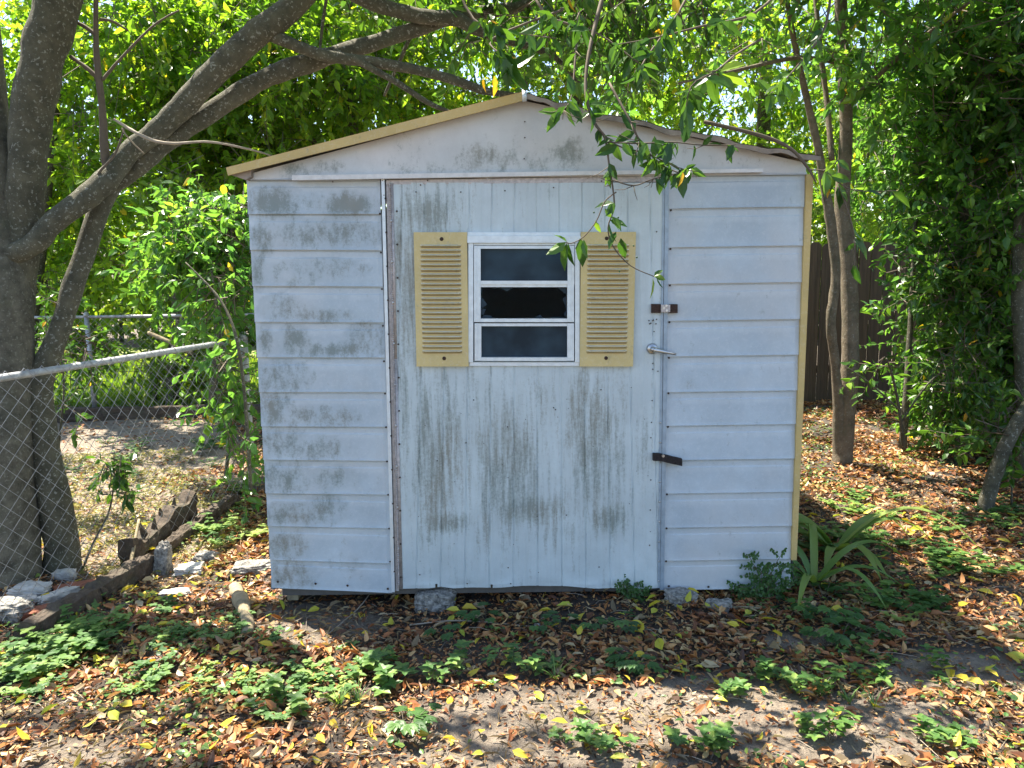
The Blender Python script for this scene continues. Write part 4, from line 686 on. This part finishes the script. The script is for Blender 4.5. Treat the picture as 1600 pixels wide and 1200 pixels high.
# far hedges close the horizon
for i, (x, y, rx, ry, rz, zc, lab, n_) in enumerate([(-15, 16, 6, 1.6, 2.6, 2.4, 'tall bright hedge far off at the left beyond the lawn', 2600), (-4, 15, 5.5, 1.4, 2.4, 2.2, 'tall hedge far behind the shed', 2600), (8, 15, 7, 1.4, 2.8, 2.4, 'tall hedge far beyond the board fence', 2800)]):
    o = thing('hedge', (x, y, 0), lab, 'hedge'); mb = MB()
    for k in range(7): xx = x+(k-3)*rx*.28; mb.tube([(xx, y, -.1), (xx+.1, y, 1.2), (xx-.1, y, 2.6)], [.06, .05, .03], 7)
    mb.build('stems', BARK, o); crown(o, [(x, y, zc, rx, ry, rz), (x-rx*.5, y, zc*.6, rx*.5, ry, rz*.7), (x+rx*.5, y, zc*.6, rx*.5, ry, rz*.7)], n_, LEAF_H, leaf=.2, per=12, twig=.7, seed=40+i, gap=.25, gs=.7, strict=0)
# ---------------------------------------------------------------- plants on the ground
def setp(o, p): o.location = Vector([float(q) for q in p]); return o
def weed_mesh(kind, seed):
    r = np.random.default_rng(seed); ml = MB()
    if kind == 0:                                         # small broadleaf seedling
        hh = .05+.05*r.random(); 
        for st in range(3):
            tip = np.array([r.normal(0, .03), r.normal(0, .03), hh*(.7+.5*r.random())]); ml.tube([(0, 0, 0), tip*.6, tip], [.0016, .0013, .001], 4, 1)
            for lv in (.55, .8, 1.0):
                k = 4 if lv == 1 else 2; an = r.uniform(0, 6.28)+np.arange(k)*6.28/k; d = np.stack([np.cos(an), np.sin(an), np.full(k, .25)], -1)
                add_leaves(ml, np.repeat((tip*lv)[None], k, 0), d, np.array([[0, 0, 1.]]*k)+d*-.2, .035+.015*r.random(k), leaf_tmpl(.6, .05, .15), r.random(k)*.7+.2)
    elif kind == 1:                                       # broad lobed leaves, three at a time
        for st in range(5):
            an0 = r.uniform(0, 6.28); L = r.uniform(.03, .13); tip = np.array([L*math.cos(an0), L*math.sin(an0), r.uniform(.04, .1)]); ml.tube([(0, 0, 0), tip*.6+np.array([0, 0, .01]), tip], [.0018, .0015, .0012], 4, 1)
            an = an0+np.array([-1.1, -.5, 0, .5, 1.1]); d = np.stack([np.cos(an), np.sin(an), np.full(5, -.05)], -1); add_leaves(ml, np.repeat(tip[None], 5, 0), d, np.tile([[0, 0, 1.]], (5, 1)), np.array([.045, .06, .07, .06, .045])*(.8+.4*r.random()), leaf_tmpl(.5, .04, .15), np.full(5, r.random()*.5))
    elif kind == 2:                                       # grass tuft
        for k in range(16):
            an = r.uniform(0, 6.28); L = r.uniform(.05, .13); d = np.array([math.cos(an), math.sin(an), 0]); P = np.array([d*L*.5*t_**1.5*1.2+np.array([0, 0, L*(t_-.35*t_*t_)]) for t_ in np.linspace(0, 1, 5)]); Sd = np.array([-d[1], d[0], 0])*.0022
            V = np.stack([P-Sd*np.array([1, 1, .8, .5, .05])[:, None], P+Sd*np.array([1, 1, .8, .5, .05])[:, None]], 1); ml.grid(V, 0, .5+.4*r.random())
    else:                                                 # creeping mint-like plant
        for st in range(4):
            an0 = r.uniform(0, 6.28); P = [np.array([math.cos(an0)*t_*.12, math.sin(an0)*t_*.12, .015+.07*t_*r.uniform(.7, 1.1)]) for t_ in np.linspace(0, 1, 6)]; ml.tube(P, .0016, 4, 1)
            for q in P[1:]:
                an = r.uniform(0, 6.28); d = np.array([[math.cos(an), math.sin(an), .15], [-math.cos(an), -math.sin(an), .15], [-math.sin(an), math.cos(an), .1]]); add_leaves(ml, np.repeat(q[None], 3, 0), d, np.tile([[0, 0, 1.]], (3, 1)), .026+.016*r.random(3), leaf_tmpl(.75, .04, .1), r.random(3)*.6+.1)
    return ml
protos = {}
for kd, nm in ((0, 'seedling'), (1, 'lobed_weed'), (2, 'grass_tuft'), (3, 'creeping_weed')):
    for v in range(3):
        ml = weed_mesh(kd, 100+kd*10+v); o = ml.build(nm, [WEED, TWIG], None, False); protos[kd, v] = o; o['used'] = 0
def place(kd, px, py, sc, label, cat, group):
    v = int(rng.integers(0, 3)); pr = protos[kd, v]
    if pr['used'] == 0: o = pr; pr['used'] = 1
    else: o = pr.copy(); COL.objects.link(o)
    setp(o, G(px, py, -.004)); o.rotation_euler = (rng.normal(0, .08), rng.normal(0, .08), rng.uniform(0, 6.28)); o.scale = (sc,)*3
    return tag(o, label, cat, group)
def scatter(kd, n_, zones, lab, cat, grp, s0=.8, s1=1.3):
    for _ in range(n_):
        z = zones[int(rng.integers(0, len(zones)))]; place(kd, z[0]+rng.uniform(-1, 1)*z[2], z[1]+rng.uniform(-1, 1)*z[3], rng.uniform(s0, s1), lab, cat, grp)
ORD = ['first', 'second', 'third', 'fourth', 'fifth', 'sixth', 'seventh', 'eighth', 'ninth']
def row(kd, n_, z, noun, where, s0, s1):
    xs = sorted(z[0]+rng.uniform(-1, 1)*z[2] for _ in range(n_)); sz = [rng.uniform(s0, s1) for _ in xs]
    for k, x in enumerate(xs):
        place(kd, x, z[1]+rng.uniform(-1, 1)*z[3], sz[k], f'{ORD[k]} of the {noun} {where}, counted from left', 'grass' if kd == 2 else 'weed', f'{noun} {where}')
for a_ in [(0, 8, (660, 1060, 80, 24), 'small green seedlings', "in sun before the door's left edge"), (0, 8, (545, 1045, 60, 26), 'small green seedlings', "before the left siding"),
           (0, 7, (790, 1055, 60, 16), 'small green seedlings', "before the door's middle"), (0, 5, (930, 1170, 60, 14), 'small green seedlings', "at the bottom below the door handle"), (0, 6, (1250, 1075, 60, 16), 'small green seedlings', "in front of the right siding"),
           (0, 4, (1120, 1085, 40, 14), 'small green seedlings', "below the lower latch"), (0, 4, (1110, 1175, 40, 12), 'tiny seedlings', "at the bottom below the latches"), (0, 4, (1275, 1160, 40, 12), 'tiny seedlings', "at the bottom below the corner trim"),
           (0, 5, (1460, 1165, 60, 18), 'small seedlings', "in the bottom right corner"), (0, 7, (1420, 1050, 90, 26), 'small seedlings', "below the leaning trunk"), (0, 6, (420, 1110, 70, 22), 'small green seedlings', "below the pale log")]: row(*a_, .5, 1.0)
for a_ in [(1, 7, (1290, 955, 45, 25), 'broad-leaved dark weeds', "beside the corner lily"), (1, 6, (1330, 1010, 45, 18), 'broad-leaved dark weeds', "in front of the lily"), (1, 5, (1400, 880, 50, 25), 'broad-leaved dark weeds', 'between the lily and the leaning trunk'),
           (1, 3, (640, 1135, 40, 20), 'low lobed weeds', "at the bottom below the shutter"), (1, 4, (910, 995, 70, 10), 'low lobed weeds', "before the door's right half"), (1, 3, (720, 985, 50, 12), 'low lobed weeds', "beside the concrete chunk"), (1, 4, (975, 1040, 60, 18), 'low lobed weeds', "below the door handle")]: row(*a_, .5, .95)
for a_ in [(2, 3, (520, 1110, 40, 15), 'thin grass tufts', "before the left siding"), (2, 2, (860, 1060, 25, 8), 'thin grass tufts', "before the door's middle"), (2, 3, (1330, 1095, 60, 15), 'thin grass tufts', "on sand before the corner trim"), (2, 3, (240, 745, 60, 25), 'thin grass tufts', "beyond the splintered timber")]: row(*a_, .8, 1.2)
def patch(n_, zones, lab, s0, s1):                                # low creeping plants that run into one another
    ml = MB()
    for _ in range(n_):
        z = zones[int(rng.integers(0, len(zones)))]; p = G(z[0]+rng.normal(0, .6)*z[2], z[1]+rng.normal(0, .6)*z[3], -.004); w_ = weed_mesh(3, int(rng.integers(0, 1e6))); an = rng.uniform(0, 6.28); sc_ = rng.uniform(s0, s1); tint_ = rng.random()**1.6*.75
        Mx = np.array([[math.cos(an), -math.sin(an), 0], [math.sin(an), math.cos(an), 0], [0, 0, 1]])*sc_
        for V, L, Nn, Mm, At in zip(w_.v, w_.l, w_.n, w_.m, w_.a): ml.bulk(V@Mx.T+p, L-(np.min(L)), Nn, 0, np.clip(At*.5+tint_, 0, 1))
    tag(ml.build('ground_cover', [WEED, TWIG], None, False), lab, 'ground cover', kind='stuff')
patch(30, [(60, 1010, 70, 25), (120, 1030, 60, 30), (40, 1070, 50, 20), (130, 1000, 80, 15)], 'thick patch of low green creepers at the left fence foot', .6, 1.2)
patch(34, [(300, 1000, 80, 20), (370, 1070, 80, 20), (230, 1060, 80, 25), (280, 960, 25, 12), (470, 1080, 60, 30)], 'grey-green creepers among brown leaves at the lower left', .4, .8)
patch(56, [(1330, 790, 60, 12), (1430, 830, 120, 25), (1500, 890, 90, 30), (1420, 950, 120, 30), (1560, 800, 40, 20), (1300, 850, 30, 40)], 'green creepers in the litter beneath the right-hand trees', .5, 1.2)
patch(22, [(380, 790, 20, 30), (350, 830, 40, 30), (150, 720, 60, 30), (330, 720, 20, 30)], 'green creepers along the fence line beside the left shed wall', .6, 1.2)
for (kd, v), o in protos.items():
    if o['used'] == 0: bpy.data.objects.remove(o)
    else: del o['used']
for o in COL.objects:
    if 'used' in o.keys(): del o['used']
# strap-leaved lily beside the shed corner
def lily(px, py, n_, seed, lab, s=1.0):
    r = np.random.default_rng(seed); base = G(px, py); o = thing('lily', base, lab, 'plant')
    for k in range(n_):
        an = r.uniform(-.5, 3.7) if k % 2 else r.uniform(0, 6.28); L = s*r.uniform(.28, .5); d = np.array([math.cos(an), math.sin(an)*.8, 0]); up = r.uniform(.35, .75)
        t_ = np.linspace(0, 1, 11); P = base+d*(L*t_[:, None]**1.1)+np.array([0, 0, 1])*(L*(up*2.0*t_-(up*2.0+.05-up*.3)*t_**2.2))[:, None]; P[:, 2] = np.maximum(P[:, 2], .02)
        wv = .021*s*np.array([.6, .85, 1, 1, 1, .95, .9, .8, .6, .35, .03]); Sd = np.array([-d[1], d[0], 0]); mbx = MB(); V = np.stack([P-Sd*wv[:, None]+np.array([0, 0, .006]), P, P+Sd*wv[:, None]+np.array([0, 0, .006])], 1); mbx.grid(V, 0, .6+.35*r.random()); mbx.build('leaf', WEED, o)
lily(1272, 920, 10, 5, 'strap-leaved lily clump at the right corner of the shed', 1.15)
lily(1305, 868, 14, 6, 'second larger lily clump behind the corner one, arching leaves', 1.5)
def compound(px, py, stems, label, seed, sc=1.0, Y=None):
    r = np.random.default_rng(seed); base = G(px, py); o = thing('compound_leaf_weed', base, label, 'weed'); ms = MB(); ml = MB()
    for (dx, dz) in stems:
        tip = base+np.array([dx, -.02+r.normal(0, .03), dz])*sc; mid = base+(tip-base)*.5+np.array([r.normal(0, .01), 0, .02]); ms.tube([base, mid, tip], [.003*sc, .002*sc, .0012*sc], 5, 0, 0, 4)
        for t_ in np.linspace(.3, 1, 6):
            q = base+(tip-base)*t_; 
            for sgn in (-1, 1):
                dd = norm(np.array([sgn*.9, r.normal(0, .6), .2+r.normal(0, .45)])); L = .075*sc*(1.1-.4*t_); e = q+dd*L; ms.tube([q, e], .0009, 3)
                for u_2 in np.linspace(.25, 1, 5):
                    c0 = q+dd*L*u_2; pp_ = np.array([c0, c0]); d2 = np.array([[.3*sgn, -.3, .9], [.3*sgn, -.2, -.9]])+r.normal(0, .4, (2, 3)); add_leaves(ml, pp_, d2, np.tile([[0, -1., .4]], (2, 1))+r.normal(0, .3, (2, 3)), .017*sc, leaf_tmpl(.7, .03, .05), r.random(2)*.3)
    ms.build('stem', TWIG, o); ml.build('leaves', WEED, o, False)
compound(1197, 938, [(-.1, .24), (.03, .25), (.1, .16), (-.04, .16), (.16, .1), (.06, .1), (-.14, .08)], 'feathery compound-leaf weed growing against the lower right siding', 31)
compound(990, 938, [(-.07, .1), (.0, .13), (.05, .07)], 'small feathery weed against the foot of the door', 32, .8)
compound(1160, 938, [(0, .07)], 'tiny feathery sprig left of the compound-leaf weed', 33, .7)
# ---------------------------------------------------------------- litter (uncountable)
def litter(name, n_, m, region, size, dens, seed, wd=.42, label=None, lift=.012, att=None):
    r = np.random.default_rng(seed); px = r.uniform(*region[0], n_); 
    x = r.uniform(*region[0], n_); y = r.uniform(*region[1], n_); P = np.stack([x, y, hz(x, y)], -1); a, b_ = proj(P); pr = dens(a, b_, x, y); ok = (r.random(n_) < pr)&(b_ > 560)&(a > -60)&(a < 1660)&(b_ < 1290)
    ok &= ~((x > -1.2)*(x < 1.38)*(y > .12)*(y < 2.3)); P = P[ok]; k = len(P)
    an = r.uniform(0, 6.28, k); d = np.stack([np.cos(an), np.sin(an), r.normal(.1, .25, k)], -1); nm = np.stack([r.normal(0, .38, k), r.normal(0, .38, k), np.ones(k)], -1); P[:, 2] += lift*r.random(k)+.006+.015*np.maximum(0, -d[:, 2])
    mb = MB(); grp = r.integers(0, 4, k); S_ = size*(.55+.8*r.random(k)); A_ = r.random(k) if att is None else att(r, k)
    for g_, (w_, fo, drp) in enumerate([(wd, .09, .1), (wd*1.2, .14, .28), (wd*.9, -.05, -.2), (wd*.6, .16, .05)]):
        q = grp == g_; add_leaves(mb, P[q], d[q], nm[q], S_[q], leaf_tmpl(w_, fo, drp), A_[q])
    o = mb.build(name, m, None, False); return tag(o, label, name.replace('_', ' '), kind='stuff')
def dens_b(a, b_, x, y):
    d = 1.0-.9*ell(a, b_, BARE); d = np.where((b_ > 915)*(b_ < 985)*(a > 430)*(a < 900), d*.6, d); P = np.stack([x, y, x*0], -1); return d*np.clip((vnoise(P, 3.3)-.15)*2.4, .12, 1)*np.where((x < -2.0)*(y < 1.9), .3, 1)
litter('fallen_leaves', 130000, LITTER, ((-5.5, 6), (-2.2, 5.6)), .05, dens_b, 51, label='brown and orange dry leaves littering the ground')
litter('leaf_scraps', 130000, LITTER, ((-3.2, 4), (-2.2, 2.0)), .02, lambda a, b_, x, y: .6-.35*ell(a, b_, BARE), 52, .5, 'small brown leaf scraps and chips covering the soil', .004)
litter('yellow_leaves', 3600, YELLOW, ((-3.5, 4), (-2.2, 1.5)), .06, lambda a, b_, x, y: np.full(len(a), .36), 53, .46, 'yellow fallen leaves scattered over the brown litter', .03)
litter('ground_cover', 60000, WEED, ((-4, 5), (-2.2, 5)), .026, lambda a, b_, x, y: np.clip((vnoise(np.stack([x, y, x*0], -1), 2.6)-.5)*4, 0.02, 1)*.7*(1-.8*ell(a, b_, BARE))*(1-.7*((b_ > 915)*(b_ < 985)*(a > 430)*(a < 1100))), 54, .7, 'tiny green leaves of low ground cover', .035)
litter('dry_straw', 42000, STRAW, ((-3.2, 4), (-2.2, 2)), .045, lambda a, b_, x, y: .5*np.clip((vnoise(np.stack([x, y, x*0], -1), 5)-.3)*3, .1, 1), 58, .09, 'thin tan straw and leaf stalks strewn through the litter', .014)
litter('tan_leaves', 5000, STRAW, ((-4, 5), (-2.2, 4)), .06, lambda a, b_, x, y: .5-.3*ell(a, b_, BARE), 59, .5, 'pale tan curled leaves on top of the brown litter', .02)
litter('yard_grass', 30000, YGR, ((-4.6, -1.6), (0.4, 3.4)), .035, lambda a, b_, x, y: np.clip(ell(a, b_, [(210, 830, 160, 80), (180, 720, 100, 40)])*.8+.1, 0, 1)*np.clip((vnoise(np.stack([x, y, x*0], -1), 9)-.35)*3, .1, 1), 57, .3, 'short yellow-green grass and bits in the sunny left yard', .02)
# fine twigs
r = np.random.default_rng(55); mb = MB()
for _ in range(700):
    x, y = r.uniform(-2.8, 3.6), r.uniform(-2.1, 1.2)
    if -1.2 < x < 1.38 and y > .1: continue
    an = r.uniform(0, 3.14); L = r.uniform(.03, .16); z = float(hz(x, y))+.012; mb.tube([(x, y, z), (x+L*.5*math.cos(an)+r.normal(0, .006), y+L*.5*math.sin(an), z+.008), (x+L*math.cos(an), y+L*math.sin(an), z)], .0014, 3, 0, cap=False)
tag(mb.build('twig_litter', PALETWIG), 'fine dry twigs strewn over the ground', 'twigs', kind='stuff')
# grass blades on the far lawn
r = np.random.default_rng(56); n_ = 16000; x = r.uniform(-9.5, -2.6, n_); y = r.uniform(5.5, 11, n_); P = np.stack([x, y, np.full(n_, .02)], -1); mb = MB()
add_leaves(mb, P, np.stack([r.normal(0, .4, n_), r.normal(0, .4, n_), np.ones(n_)], -1), r.normal(size=(n_, 3)), .12*(.5+r.random(n_)), leaf_tmpl(.16), r.random(n_)*.6+.3); tag(mb.build('grass', LEAF_H, None, False), 'sunlit yellow-green grass beyond the far chain link', 'grass', kind='stuff')
print('scene built', len(bpy.data.objects))
